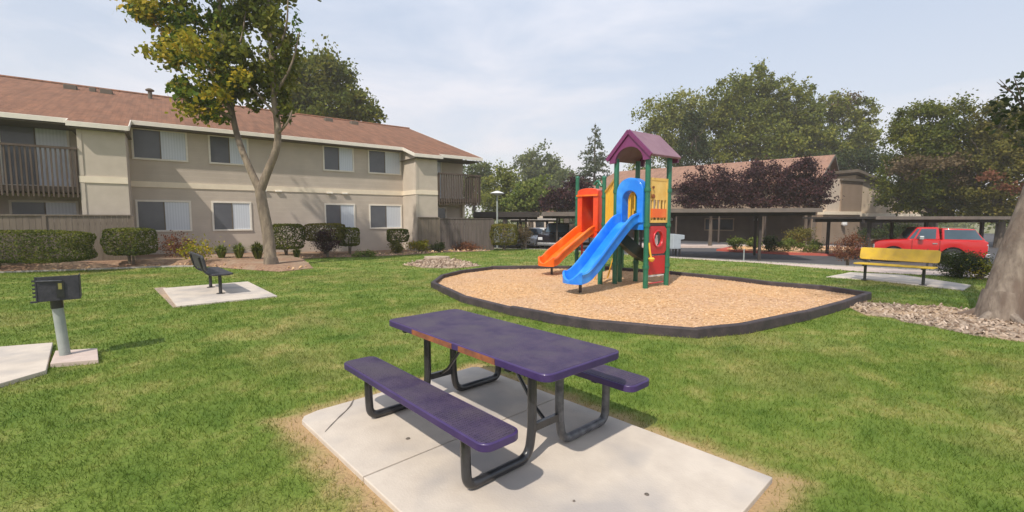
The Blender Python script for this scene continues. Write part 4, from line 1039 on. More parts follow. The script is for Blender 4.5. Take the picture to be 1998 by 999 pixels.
make_car('parked_car', (3.35, 31.0, -.42), R(68), M['black_paint'], suv, (-1.15, -.6, 1.9, 2.2, 1.12, 1.78), [-1.45, 1.4], .37, 1.85,
         [((.08, .05), (.36, .36)), ((.40, .40), (.66, .67)), ((.70, .71), (.94, .96))], 'black truck parked under the carport behind the orange slide', 'truck')

# utility cabinet, lamp post, thin stake
p = G(1319, 503, -.08); cb = empty('utility_cabinet', (p[0], p[1] + .2, -.14), R(20), label='pale grey cabinet on dark legs standing at the lot edge by the play tower', cat='cabinet')
MB().prism([(-.22, .45), (.20, .45), (.20, .85), (.40, .88), (.40, 1.06), (-.22, 1.12)], -.16, .16, Matrix(((1, 0, 0, 0), (0, 0, 1, 0), (0, 1, 0, 0), (0, 0, 0, 1)))).build('housing', M['cabinet'], cb, bevel=.02)
for x, y in ((-.18, -.12), (.17, -.12), (-.18, .12), (.17, .12)): MB().box(x - .03, x + .03, y - .03, y + .03, 0, .46).build('leg', M['black_metal'], cb)
lp = at(970, 378, 25.8); lm = empty('street_lamp', (lp.x, lp.y, -.3), 0, label='slender lamp post with a flat pale head in front of the black carport', cat='lamp post')
MB().tube([(0, 0, 0), (0, 0, lp.z + .22)], .05, 10).build('pole', M['galv'], lm)
MB().lathe([(.10, -.1), (.30, -.03), (.42, .02), (.30, .08), (.06, .16)], (0, 0, lp.z + .3), 16).build('lamp_head', M['white'], lm, smooth=True)
p = G(1451, 508, -.2); sk = empty('marker_post', (p[0], p[1], -.24), 0, label='thin pale green marker post left of the dark carport post', cat='post')
MB().tube([(0, 0, 0), (0, 0, .5)], .03, 8).build('shaft', M['galv'], sk)
MB().lathe([(.034, 0), (.036, .03), (.01, .05)], (0, 0, .5), 10).build('cap', M['galv'], sk)

# ------------------------------------------------------------------ far buildings on the right
bb = empty('apartment_building', (28.6, 41.5, LOT), math.atan2(-10, 11.1), label='brown gabled apartment building behind the purple leaved trees', cat='building')
# local x: along the ridge (right end = 0), local y: away from the lot
Lb, gw, rzz, ez = 21, 6.3, 7.75, 5.3
MB().prism([(-gw, 0), (gw, 0), (gw, ez - .1), (0, rzz - .2), (-gw, ez - .1)], -Lb, 0, Mx).build('wall', M['far_wall_brown'], bb)
MB().prism([(-gw - .5, ez - .25), (0, rzz - .1), (gw + .5, ez - .25), (gw + .5, ez - .08), (0, rzz + .08), (-gw - .5, ez - .08)], -Lb - .4, .5, Mx).build('roof', M['roof_far'], bb)
tr = MB()
for s_ in (-1, 1): tr.bar((.53, s_ * (gw + .5), ez - .18), (.53, 0, rzz - .02), .22, .05, up=(1, 0, 0))
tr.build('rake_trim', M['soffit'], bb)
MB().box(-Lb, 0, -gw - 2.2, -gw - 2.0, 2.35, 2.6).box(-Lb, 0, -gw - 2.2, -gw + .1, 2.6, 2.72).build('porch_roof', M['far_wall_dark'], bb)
MB().box(-Lb, -.05, -gw - .03, -gw, 0, 2.5).build('lower_wall', M['far_wall_dark'], bb)  # dark sheet: shade of carport and purple trees put into the wall colour
for x in (-15.5, -8.5): window(x, x + 2.6, 1.0, 2.15, parent=bb, dark=True, y=-gw - .04, fr=.10, frm='far_wall_brown')
for x in (-19, -12, -5.6): MB().box(x, x + .95, -gw - .09, -gw - .03, 0, 2.1).build('door', M['far_wall_dark'], bb)
for x in (-17, -13.2, -10.4, -6.6, -3, -.3): MB().box(x, x + .12, -gw - 2.15, -gw - 2.0, 0, 2.35).build('porch_post', M['far_wall_dark'], bb)
for x in (-11.6, -4.1):
    MB().lathe([(.05, 0), (.14, .04), (.14, .2), (.04, .3)], (x, -gw - .22, 1.9), 10).build('wall_lamp', M['white'], bb)
# projecting stair bay with a cream base band
b2 = empty('stair_tower', (0, 0, 0), 0, label='tan square stair bay with cream band standing right of the brown gable', cat='building')
c0 = at(1604, 440, 38.0); c1 = at(1677, 440, 40.5)
b2.location = (c0.x, c0.y, LOT); b2.rotation_euler = (0, 0, math.atan2(c1.y - c0.y, c1.x - c0.x)); Lw = math.hypot(c1.x - c0.x, c1.y - c0.y)
MB().box(0, Lw, 0, 3.5, 0, 2.45).build('lower_wall', M['far_wall_brown'], b2)
MB().box(0, Lw, -.12, 3.5, 2.45, 2.72).build('band', M['cream'], b2)
MB().box(Lw * .44, Lw, -.06, 3.5, 2.72, 5.35).build('upper_wall', M['far_wall_brown'], b2)
MB().box(Lw * .1, Lw * .44, .05, 3.5, 2.72, 5.5).build('side_wall', M['stucco_pale'], b2)
MB().box(Lw * .40, Lw + .15, -.2, 3.6, 5.35, 5.55).build('roof', M['soffit'], b2)
MB().lathe([(.16, 0), (.22, .1), (.2, .35), (.06, .6)], (Lw * .5, -.22, 1.5), 10).build('wall_lamp', M['white'], b2)
b3 = empty('apartment_building', (0, 0, 0), 0, label='pale cream apartment wall with a sloping brown roof edge behind the red pickup', cat='building')
c0 = at(1664, 440, 41.0); c1 = at(1830, 440, 46.0)
b3.location = (c0.x, c0.y, LOT); b3.rotation_euler = (0, 0, math.atan2(c1.y - c0.y, c1.x - c0.x)); Lw = math.hypot(c1.x - c0.x, c1.y - c0.y)
Mxz = Matrix(((1, 0, 0, 0), (0, 0, 1, 0), (0, 1, 0, 0), (0, 0, 0, 1)))
MB().prism([(0, 0), (Lw, 0), (Lw, 3.3), (0, 6.0)], 0, 6, Mxz).build('wall', M['far_wall_cream'], b3)
MB().prism([(-.5, 6.22), (Lw + .6, 3.0), (Lw + .6, 3.25), (-.5, 6.47)], -.5, 6.3, Mxz).build('roof', M['soffit'], b3)
MB().box(0, Lw, -.35, 0, 2.3, 2.6).build('band', M['cream'], b3)
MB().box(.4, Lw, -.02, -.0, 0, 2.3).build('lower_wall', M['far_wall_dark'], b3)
# two small pale houses showing between trees
for (px, py, Y, w_, h_, lab) in [(1105, 0, 60, 3.4, 4.3, 'small tan house wall showing left of the orange slide'), (1760, 0, 62, 8, 3.6, 'pale house far behind the carport, seen under the dark trees')]:
    X = (px - 999) / F_PX * Y; ho = empty('house', (X - w_ / 2, Y, LOT), 0, label=lab, cat='house')
    if px < 1200: X = (1055 - 999) / F_PX * Y; ho.location.x = X - w_ / 2
    MB().box(0, w_, 0, 6, 0, h_ * .72).build('wall', M['stucco_pale'], ho)
    MB().prism([(-.4, h_ * .70), (w_ + .4, h_ * .70), (w_ / 2, h_)], -.4, 6.4, Mxz).build('roof', M['roof_far'], ho)
    MB().box(w_ * .3, w_ * .3 + 1.1, -.03, 0, 1.0, 2.1).build('window', M['darkglass'], ho)

# sidewalk and red kerb island in the lot
SWK = [(9.5, 33), (22.5, 31.5), (26.5, 27.8), (27.5, 29.0), (23.5, 34), (10.5, 36.5)]
MB().prism(SWK, LOT - .05, LOT + .13).build('far_sidewalk', M['concrete_pink'], kind='structure')
ISL = [G(x, y, LOT + .12)[:2] for x, y in [(1398, 486), (1450, 489), (1530, 493), (1636, 496), (1700, 494), (1680, 483), (1560, 478), (1430, 480)]]
MB().prism(ISL, LOT - .05, LOT + .12).build('red_island_curb', M['redcurb'], kind='structure')
cx_, cy_ = sum(p[0] for p in ISL) / 8, sum(p[1] for p in ISL) / 8
MB().prism([(cx_ + (p[0] - cx_) * .86, cy_ + (p[1] - cy_) * .80) for p in ISL], LOT, LOT + .16).build('island_bed', M['chips'], kind='structure')

# ------------------------------------------------------------------ plants
def blob(px0, px1, py0, py1, Y, ry=None):
    """ellipsoid (centre, radii) covering that window of the view at distance Y"""
    c = at((px0 + px1) / 2, (py0 + py1) / 2, Y); k_ = mpp(Y); rx, rz_ = (px1 - px0) / 2 * k_, (py1 - py0) / 2 * k_
    return (c, (rx, ry or (rx + rz_) / 2, rz_))
def shrub(kind_, px0, px1, py0, py1, Y, m_, n, size, label, cat='shrub', stem=True, z0=None, seed=1, group=None, box=False, clump=.42, shell=.35, ry=None):
    c, r_ = blob(px0, px1, py0, py1, Y, ry)
    base = z0 if z0 is not None else c.z - r_[2]
    o = empty(kind_, (c.x, c.y, base), 0, label=label, cat=cat, group=group)
    lobes = [((0, 0, c.z - base), (r_[0] * .92, r_[1] * .92, r_[2] * .92))]
    if box:
        g = np.random.default_rng(seed); p_ = g.uniform(-1, 1, (n, 3)); ax = g.integers(0, 3, n); sg = np.where(g.random(n) > .5, 1, -1)
        surf = g.random(n) < .8; p_[np.arange(n)[surf], ax[surf]] = sg[surf] * g.uniform(.86, 1.03, surf.sum())
        p_ = np.sign(p_) * np.abs(p_); l4 = (np.abs(p_) ** 5).sum(1) ** .2; p_ = p_ / np.maximum(l4, 1)[:, None] * (1 + .05 * np.sin(p_[:, :1] * 9 + seed) * np.cos(p_[:, 2:] * 5))
        P_ = p_ * np.array(r_) + np.array([0, 0, c.z - base]); a = g.normal(size=(n, 3)); a /= np.linalg.norm(a, axis=1)[:, None]; b = np.cross(a, g.normal(size=(n, 3))); b /= np.linalg.norm(b, axis=1)[:, None]
        s = size * g.uniform(.6, 1.3, n)[:, None]; q = np.stack([P_ - a * s * .5, P_ + b * s * .35, P_ + a * s * .5, P_ - b * s * .35], 1)
        tone = .5 + .5 * np.sin(P_[:, 0] * 3.1 + seed) * np.cos(P_[:, 2] * 4.0 + P_[:, 1] * 2)
        fast_mesh('foliage', q.reshape(-1, 3), 4, np.clip(.35 * tone + .65 * g.random(n) + .18 * (p_[:, 2] > .8), 0, 1), m_, o)  # top face leaves shifted lighter: light from above put into the tone
    else:
        leaf_cloud('foliage', m_, lobes, n, size, seed, o, clump=clump, nclump=22, shell=shell)
    st = MB(); top_ = c.z - base
    rr = random.Random(seed)
    for i in range(3 if stem else 1):
        st.tube([(rr.uniform(-.05, .05), rr.uniform(-.05, .05), -.02), (rr.uniform(-.4, .4) * r_[0], rr.uniform(-.3, .3) * r_[1], top_ * .8), (rr.uniform(-.6, .6) * r_[0], rr.uniform(-.5, .5) * r_[1], top_ * 1.05)], [.035, .025, .008], 6)
    st.build('stem', M['bark_dark'], o)
    return o
def tuft(px0, px1, py0, py1, Y, m_, n, label, seed=1, z0=0.0, group='strappy leaved clumps along the facade'):
    c, r_ = blob(px0, px1, py0, py1, Y); g = np.random.default_rng(seed); h = (py1 - py0) * mpp(Y); base = z0
    a = g.uniform(0, 2 * np.pi, n); ln = h * g.uniform(.7, 1.15, n); sp_ = g.uniform(.15, 1.0, n) * r_[0]
    x0, y0 = np.cos(a) * .06, np.sin(a) * .06; x1, y1 = np.cos(a) * sp_ * .6, np.sin(a) * sp_ * .6; x2, y2 = np.cos(a) * sp_ * 1.15, np.sin(a) * sp_ * 1.15
    z1, z2 = ln * .75, ln * (1.0 - .35 * sp_ / r_[0]); w_ = .018 * (Y / 16); ox, oy = -np.sin(a) * w_, np.cos(a) * w_
    q1 = np.stack([np.stack([x0 - ox, y0 - oy, 0 * x0], -1), np.stack([x0 + ox, y0 + oy, 0 * x0], -1), np.stack([x1 + ox, y1 + oy, z1], -1), np.stack([x1 - ox, y1 - oy, z1], -1)], 1)
    q2 = np.stack([np.stack([x1 - ox, y1 - oy, z1], -1), np.stack([x1 + ox, y1 + oy, z1], -1), np.stack([x2 + ox * .2, y2 + oy * .2, z2], -1), np.stack([x2 - ox * .2, y2 - oy * .2, z2], -1)], 1)
    rn = g.random(n); o = fast_mesh('grass_clump', np.concatenate([q1, q2]).reshape(-1, 3), 4, np.concatenate([rn, rn]), m_, label=label, cat='plant', group=group)
    o.location = (c.x, c.y, base - .01)
    return o
# hedge and shrubs along the left building
shrub('clipped_hedge', -190, 174, 449, 512, 13.75, M['lf_hedge'], 16000, .06, 'long clipped hedge in front of the patio fence', 'hedge', z0=.16, seed=3, box=True, ry=.42)
shrub('shrub', 217, 291, 445, 497, 15.1, M['lf_hedge'], 5200, .065, 'square clipped shrub between the long hedge and the first window', z0=.16, seed=4, box=True, ry=.5)
shrub('shrub', 325, 385, 455, 500, 17.0, M['lf_red'], 1500, .07, 'sparse reddish shrub below the first ground floor window', z0=.14, seed=5, clump=.55)
shrub('shrub', 352, 412, 470, 508, 15.6, M['lf_yellow'], 500, .09, 'straggly yellowing shrub just behind the black bench', z0=.1, seed=6, clump=.6)
tuft(412, 452, 474, 505, 17.0, M['lf_bright'], 150, 'leftmost of the three strappy green clumps left of the forked tree', 1, .1)
tuft(446, 486, 472, 506, 17.0, M['lf_bright'], 170, 'middle one of the three strappy green clumps left of the forked tree', 2, .1)
tuft(482, 524, 470, 508, 16.8, M['lf_hedge'], 260, 'darkest strappy clump just left of the forked tree trunk', 3, .08)
shrub('shrub', 532, 588, 437, 486, 18.8, M['lf_hedge'], 4200, .07, 'square clipped shrub right behind the forked tree trunk', z0=.06, seed=7, box=True, ry=.5)
tuft(566, 592, 480, 502, 18.0, M['lf_hedge'], 90, 'small dark tuft below the square shrub by the forked tree', 4, .05)
shrub('shrub', 600, 668, 436, 470, 19.8, M['lf_olive'], 3600, .075, 'wide flat topped olive shrub below the third ground floor window', z0=.05, seed=8, box=True, ry=.6)
shrub('shrub', 612, 664, 450, 490, 19.0, M['lf_plum'], 2200, .07, 'dark rounded shrub tucked under the flat topped olive shrub', z0=.05, seed=9)
shrub('shrub', 663, 698, 444, 480, 20.2, M['lf_hedge'], 2200, .075, 'narrow vase shaped shrub right of the flat topped olive shrub', z0=.04, seed=10, box=True)
shrub('shrub', 688, 738, 487, 503, 19.5, M['lf_bright'], 800, .07, 'low spreading green ground plant at the lawn edge', z0=0, seed=11, stem=False)
shrub('shrub', 757, 796, 447, 472, 21.6, M['lf_hedge'], 2200, .075, 'dark clipped ball shrub beside the sunlit bay wall', z0=.02, seed=12, box=True)
shrub('shrub', 757, 785, 468, 496, 21.0, M['lf_olive'], 1400, .07, 'lighter shrub directly under the dark ball shrub by the bay', z0=.01, seed=13)
shrub('shrub', 796, 842, 468, 492, 21.9, M['lf_yellow'], 1500, .08, 'yellow green leafy plant in front of the short pale fence', z0=.01, seed=14, stem=False)
shrub('shrub', 843, 868, 472, 492, 22.2, M['lf_dark'], 700, .08, 'small dark shrub at the corner of the two fences', z0=.01, seed=15, stem=False)
shrub('shrub', 880, 935, 472, 490, 23.2, M['lf_red'], 900, .08, 'low reddish shrub at the foot of the dark fence', z0=.01, seed=16, stem=False)
shrub('shrub', 957, 1010, 437, 478, 23.6, M['lf_olive'], 4200, .08, 'tall square cut shrub at the end of the dark fence', z0=0, seed=17, box=True, ry=.6)
shrub('shrub', 998, 1040, 440, 476, 24.4, M['lf_brown'], 1700, .08, 'loose brownish olive shrub beside the tall square cut shrub', z0=0, seed=18)
# right side shrubs
shrub('shrub', 1627, 1687, 460, 505, 15.9, M['lf_red'], 2600, .055, 'rust coloured ball shrub on a thin stem left of the yellow bench', z0=-.05, seed=19, stem=True)
shrub('shrub', 1826, 1918, 486, 542, 12.6, M['lf_dark'], 6500, .05, 'broad dark green shrub right of the yellow bench', z0=0, seed=20, ry=.6)
shrub('shrub', 1890, 1935, 500, 545, 12.2, M['lf_yellow'], 500, .07, 'thin yellowing plant between the broad dark shrub and the leaning trunk', z0=0, seed=21, clump=.6)
isl = 'shrubs on the red kerbed island'
zI = LOT + .14
shrub('shrub', 1420, 1453, 463, 486, 28.2, M['lf_bright'], 1200, .10, 'leftmost light green ball shrub on the red kerbed island', z0=zI, seed=22, stem=False, group=isl)
shrub('shrub', 1455, 1486, 463, 485, 28.2, M['lf_bright'], 1200, .10, 'second light green ball shrub on the island, left of the carport post', z0=zI, seed=23, stem=False, group=isl)
shrub('shrub', 1489, 1516, 457, 492, 27.4, M['lf_dark'], 1400, .10, 'dark upright shrub right behind the front carport post', z0=zI, seed=24, stem=False, group=isl)
shrub('shrub', 1514, 1556, 466, 492, 27.0, M['lf_bright'], 1500, .10, 'light green shrub on the island right of the carport post', z0=zI, seed=25, stem=False, group=isl)
shrub('shrub', 1530, 1586, 444, 474, 31.5, M['lf_olive'], 2000, .11, 'taller olive shrub behind the island', z0=LOT + .13, seed=26, stem=False, group=isl)
shrub('shrub', 1558, 1602, 468, 493, 26.4, M['lf_bright'], 1500, .10, 'rightmost light green shrub on the red kerbed island', z0=zI, seed=27, stem=False, group=isl)
shrub('shrub', 1676, 1722, 442, 480, 31, M['lf_dark'], 1800, .11, 'dark round shrub in front of the pickup nose', z0=LOT, seed=28, stem=False)
shrub('shrub', 1722, 1800, 432, 470, 33, M['lf_dark'], 2600, .13, 'dark shrub row seen above the pickup hood', z0=LOT, seed=29, stem=False)

# ------------------------------------------------------------------ trees
def limb_tubes(mb, path, r0, r1, it=2, n=10):
    p_ = smooth_path(path, it); k_ = len(p_); mb.tube(p_, [r0 + (r1 - r0) * (i / (k_ - 1)) ** .8 for i in range(k_)], n)
def branches_into(mb, start, lobes, rnd_, r0):
    for l in lobes:
        c = Vector(l[0]); s_ = Vector(start)
        mid = s_.lerp(c, .5) + Vector((rnd_.uniform(-.1, .1), rnd_.uniform(-.1, .1), rnd_.uniform(-.05, .1))) * (c - s_).length
        limb_tubes(mb, [s_, mid, c], r0, r0 * .25, 1, 7)
        for _ in range(3):
            e = c + Vector([rnd_.uniform(-.75, .75) * l[1][k_] for k_ in range(3)])
            limb_tubes(mb, [mid.lerp(c, .6), c.lerp(e, .5) + Vector((0, 0, .1)), e], r0 * .35, r0 * .1, 1, 5)
# forked tree on the lawn
Yt = 15.2; base = Vector(G(530, 523)); f1 = at(505, 362, Yt)
tree = empty('lawn_tree', base, 0, label='forked tree with yellowing green leaves standing in front of the left building', cat='tree')
B = lambda px, py, dY=0: at(px, py, Yt + dY) - base
tm = MB()
limb_tubes(tm, [Vector((0, 0, -.1)), Vector((-.03, 0, .25)), B(524, 460), B(512, 400), B(506, 362)], .22, .15, 2, 16)
limb_tubes(tm, [Vector((.02, 0, -.12)), Vector((0, 0, .06)), Vector((-.02, 0, .35))], .31, .20, 1, 16)
limb_tubes(tm, [B(507, 372), B(492, 340), B(468, 285), B(452, 220, .1), B(438, 120, .2), B(425, -20, .3), B(430, -160, .3)], .135, .045, 2, 12)
limb_tubes(tm, [B(508, 372), B(520, 340), B(541, 290), B(543, 250), B(533, 190), B(530, 100), B(520, -20), B(515, -140)], .155, .05, 2, 12)
for a, b, c in [((452, 225), (430, 160), (370, 90)), ((448, 190), (380, 150), (300, 40)), ((438, 120), (470, 90), (480, 20)), ((533, 190), (570, 130), (585, 60)), ((535, 220), (500, 180), (470, 150)), ((452, 230), (420, 215), (395, 205)), ((531, 120), (560, 60), (562, -10)), ((541, 262), (562, 240), (570, 215))]:
    limb_tubes(tm, [B(*a), B(*b, -.3), B(*c, -.2)], .06, .012, 2, 7)
tm.build('trunk', M['bark_main'], tree, smooth=True)
def BL(px, py, rx, rz_, dY=0, ry=None, w_=1.0):
    k_ = mpp(Yt + dY); return (B(px, py, dY), (rx * k_, (ry or (rx + rz_) / 2) * k_, rz_ * k_), w_)
lob = [BL(305, 25, 62, 42), BL(275, 20, 36, 30), BL(345, 95, 48, 42, -.4), BL(400, 60, 70, 60, .3), BL(420, 150, 68, 52, 0), BL(470, 60, 50, 60, .8), BL(375, 180, 48, 26, -.5), BL(400, 215, 42, 26, -.2), BL(425, 225, 26, 22), BL(350, 165, 26, 16),
       BL(460, 120, 60, 45, -.6), BL(530, 60, 42, 60, 0), BL(520, 140, 45, 55, .3), BL(545, 190, 26, 34, .2, w_=.8), BL(400, -60, 110, 60, 0), BL(520, -60, 90, 60, .5), BL(330, -70, 90, 50, .3), BL(560, 215, 22, 14, 0, w_=.5)]
leaf_cloud('crown', M['lf_main'], lob[:10] + lob[14:15] + lob[16:17], 10800, .18, 11, tree, clump=.28, nclump=17, shell=.3, bias=.06)
leaf_cloud('crown', M['lf_oak'], lob[10:14] + lob[15:16] + lob[17:] + [BL(500, 175, 42, 34, .2), BL(455, 170, 46, 36, .4), BL(548, 120, 34, 50, .2), BL(500, 20, 60, 50, .3), BL(555, 230, 26, 14, .1, w_=.5)], 7600, .18, 14, tree, clump=.29, nclump=17, shell=.25, bias=.0)
leaf_cloud('crown', M['lf_yellow'], [BL(325, 105, 40, 26, -.7), BL(470, 150, 26, 20, -1.2), BL(430, 185, 30, 20, -.9), BL(290, 15, 50, 24, -.6), BL(385, 90, 50, 26, -1.2), BL(375, 215, 34, 18, -.6)], 1300, .17, 12, tree, clump=.55, nclump=16, shell=.2)
leaf_cloud('crown', M['lf_main'], [BL(575, 75, 20, 24, 0), BL(580, 40, 14, 20)], 70, .17, 13, tree, clump=.5, nclump=10, shell=.2, bias=-.2)
# leaning trunk at the right edge
rb = Vector(G(1948, 622)); rt = empty('leaning_tree', rb, 0, label='thick leaning trunk with pale flaking bark at the right edge above leaf litter', cat='tree')
RB = lambda px, py, Y_=7.4: at(px, py, Y_) - rb
tm = MB()
limb_tubes(tm, [Vector((0, 0, -.1)), Vector((.04, 0, .3)), RB(1982, 500), RB(2022, 400), RB(2066, 270), RB(2105, 120), RB(2130, -60)], .27, .17, 2, 20)
limb_tubes(tm, [Vector((-.02, 0, -.1)), Vector((0, 0, .05)), Vector((.06, 0, .45))], .34, .255, 2, 18)
for k_ in range(6):
    a = k_ * 1.05 + .3; limb_tubes(tm, [Vector((.05, 0, .28)), Vector((math.cos(a) * .30, math.sin(a) * .30, .05)), Vector((math.cos(a) * .62, math.sin(a) * .62, -.06))], .11, .03, 2, 8)
tp = RB(2130, -60)
limb_tubes(tm, [tp, tp + Vector((-1.2, -1.6, 1.2)), tp + Vector((-2.9, -3.2, 2.6))], .17, .05, 2, 9)
limb_tubes(tm, [tp, tp + Vector((.8, .3, 1.4)), tp + Vector((1.8, 1.0, 2.6))], .17, .05, 2, 9)
limb_tubes(tm, [RB(2076, 240), RB(2085, 180, 7.9), RB(2100, 120, 8.6)], .10, .04, 2, 8)
tm.build('trunk', M['bark'], rt, smooth=True)
tw_ = MB()
for a in [[(2100, 250), (2000, 215), (1975, 180), (1950, 155)], [(2000, 215), (1985, 170), (1978, 150)], [(2000, 215), (1990, 195), (1992, 165)], [(1975, 180), (1960, 172), (1945, 160)], [(2040, 230), (2010, 230), (1985, 240), (1975, 225)]]:
    limb_tubes(tw_, [RB(p_[0], p_[1], 9.2) for p_ in a], .018, .005, 1, 5)
tw_.build('twigs', M['bark_dark'], rt)
leaf_cloud('crown', M['lf_dark'], [(RB(2048, 220, 9.0), (.78, .8, .52)), (RB(2080, 150, 9.0), (.75, .8, .25)), (Vector((3.4, 1.0, 8.9)), (2.2, 2.1, 1.4)), (Vector((-2.0, -3.7, 9.6)), (2.4, 1.6, .9), .8), (Vector((-.0, -2.4, 10.2)), (2.4, 1.7, 1.0), .8), (Vector((-3.9, -4.7, 8.8)), (1.4, 1.2, .6), .6)], 14000, .12, 21, rt, clump=.34, nclump=26, shell=.3)

def bg_tree(kind_, label, lobes_px, Y, m_, n, size, seed, trunk_px=None, base_z=LOT, clump=.30, nclump=30, shell=.5, group=None, extra=None, trunk_r=.35, bark='bark_dark'):
    """lobes_px: (px, py, rx, ry[, dY])"""
    tx = trunk_px if trunk_px else sum(l[0] for l in lobes_px) / len(lobes_px)
    b_ = Vector(((tx - 999) / F_PX * Y, Y, base_z)); o = empty(kind_, b_, 0, label=label, cat='tree', group=group)
    L_ = []
    for l in lobes_px:
        dY = l[4] if len(l) > 4 else 0; k_ = mpp(Y + dY); c = at(l[0], l[1], Y + dY) - b_; L_.append((c, (l[2] * k_, (l[2] + l[3]) / 2 * k_, l[3] * k_)))
    leaf_cloud('crown', m_, L_, int(n * 1.7), size * .82, seed, o, clump=clump, nclump=nclump, shell=shell)
    if extra:
        em, el, en = extra; E_ = []
        for l in el: dY = l[4] if len(l) > 4 else 0; k_ = mpp(Y + dY); c = at(l[0], l[1], Y + dY) - b_; E_.append((c, (l[2] * k_, (l[2] + l[3]) / 2 * k_, l[3] * k_)))
        leaf_cloud('crown', em, E_, en, size * .85, seed + 50, o, clump=clump * 1.5, nclump=22, shell=shell * .6)
    tm = MB(); rr = random.Random(seed); lo = min(L_, key=lambda l: l[0].z)[0].z
    fk = Vector((0, 0, max(.8, lo * .75))); limb_tubes(tm, [Vector((0, 0, -.3)), Vector((.05, 0, fk.z * .5)), fk], trunk_r, trunk_r * .7, 1, 10)
    branches_into(tm, fk, L_, rr, trunk_r * .45)
    tm.build('trunk', M[bark], o)
    return o
g_ = 'trees behind the buildings'
bg_tree('shade_tree', 'broad green tree rising behind the ridge of the left building', [(600, 150, 62, 50), (570, 175, 45, 50), (650, 150, 40, 48, 2), (640, 200, 62, 45), (690, 205, 36, 30), (725, 222, 26, 22), (600, 215, 60, 40)], 42, M['lf_oak'], 13000, .42, 31, 640, -.4, group=g_)
bg_tree('shade_tree', 'hazy round headed tree far behind the carports', [(1048, 322, 42, 36), (1075, 345, 38, 34), (1030, 350, 36, 34), (1100, 360, 34, 34, -3), (1060, 380, 50, 26)], 92, M['lf_far'], 9000, .62, 32, 1055, group=g_, clump=.25, nclump=40)
bg_tree('shade_tree', 'hazy green tree right of the far balcony', [(935, 340, 30, 26), (930, 370, 34, 34), (900, 360, 30, 34)], 70, M['lf_far'], 4000, .5, 33, 925, group=g_)
bg_tree('shade_tree', 'yellow green tree above the black carport', [(975, 360, 34, 30), (1000, 385, 36, 28), (965, 390, 34, 24)], 50, M['lf_ever_pale'], 4600, .38, 34, 985, group=g_)
bg_tree('shade_tree', 'bushy green tree above the pale lamp head', [(1030, 385, 30, 26), (1050, 372, 28, 28), (1010, 400, 30, 18), (1060, 398, 26, 16)], 46, M['lf_bright'], 3600, .36, 35, 1035, group=g_)
bg_tree('shade_tree', 'olive tree filling the gap behind the play tower', [(1190, 375, 36, 28), (1250, 360, 40, 34), (1290, 330, 38, 50), (1140, 385, 36, 20)], 72, M['lf_ever'], 5200, .5, 36, 1220, group=g_)
bg_tree('purple_leaf_tree', 'dark purple leaved tree left of the orange slide hood', [(1095, 388, 30, 24), (1120, 375, 30, 28), (1075, 398, 22, 16), (1150, 390, 28, 22)], 38, M['lf_plum'], 4200, .26, 37, 1105, group='purple leaved plum trees')
# conifer
Yc = 58; cb_ = Vector(((1158 - 999) / F_PX * Yc, Yc, LOT)); co = empty('conifer', cb_, 0, label='tall narrow conifer left of the play tower roof', cat='tree', group=g_)
ztop = at(1156, 240, Yc).z - LOT; MB().tube([(0, 0, -.3), (0, 0, ztop * .6), (0, 0, ztop)], [.28, .14, .02], 8).build('trunk', M['bark_dark'], co)
g = np.random.default_rng(5); L_ = []
k_ = 0
for i in range(30):
    f = i / 29; z = 1.6 + (ztop - 2.0) * f; rr_ = (1 - f) ** .8 * 5.0 + .25
    for j in range(5 if f < .7 else 3):
        a = g.uniform(0, 6.283); r_ = rr_ * g.uniform(.55, 1.0); L_.append(((math.cos(a) * r_ * .6, math.sin(a) * r_ * .6, z - r_ * .12), (r_ * .5, r_ * .5, .24)))
leaf_cloud('crown', M['lf_conifer'], L_, 9000, .30, 38, co, clump=.5, nclump=8, shell=.2)
# large trees on the right
bg_tree('shade_tree', 'pale green tree at the left end of the big tree group on the right', [(1290, 225, 42, 34), (1330, 215, 46, 38), (1285, 265, 34, 34), (1330, 270, 50, 44), (1370, 225, 36, 40)], 62, M['lf_ever_pale'], 9000, .42, 41, 1320, group=g_)
bg_tree('dark_conifer', 'dark conifer standing inside the tree group above the roof on the right', [(1352, 240, 18, 26), (1350, 275, 28, 30), (1348, 310, 36, 28)], 56, M['lf_dark'], 3600, .36, 42, 1350, group=g_)
bg_tree('shade_tree', 'tallest tree of the right hand group with a ragged top', [(1478, 165, 30, 34), (1435, 185, 40, 42), (1510, 190, 32, 40), (1405, 215, 34, 40), (1455, 240, 60, 50), (1420, 285, 56, 44), (1500, 265, 50, 50), (1470, 310, 60, 30)], 60, M['lf_ever'], 20000, .42, 43, 1460, group=g_, clump=.24, nclump=40)
bg_tree('shade_tree', 'deep green tree between the tallest tree and the thin topped one', [(1555, 200, 30, 40), (1575, 230, 32, 40), (1545, 260, 46, 46), (1580, 290, 46, 40), (1530, 300, 46, 36)], 58, M['lf_ever'], 11000, .42, 44, 1560, group=g_, clump=.24, nclump=36)
bg_tree('shade_tree', 'thin topped tree at the right end of the tall group', [(1620, 205, 24, 30), (1650, 225, 30, 30), (1685, 215, 24, 26), (1690, 255, 26, 24), (1640, 270, 50, 40), (1680, 290, 36, 36), (1620, 300, 50, 34)], 60, M['lf_ever'], 11500, .40, 45, 1650, group=g_, clump=.26, nclump=24, extra=(M['lf_brown'], [(1640, 205, 30, 22), (1665, 195, 24, 16)], 500))
bg_tree('shade_tree', 'low dark tree filling in behind the gable roof', [(1600, 325, 46, 26), (1660, 320, 46, 30), (1700, 320, 36, 32), (1540, 330, 50, 20)], 54, M['lf_dark'], 6000, .38, 46, 1640, group=g_)
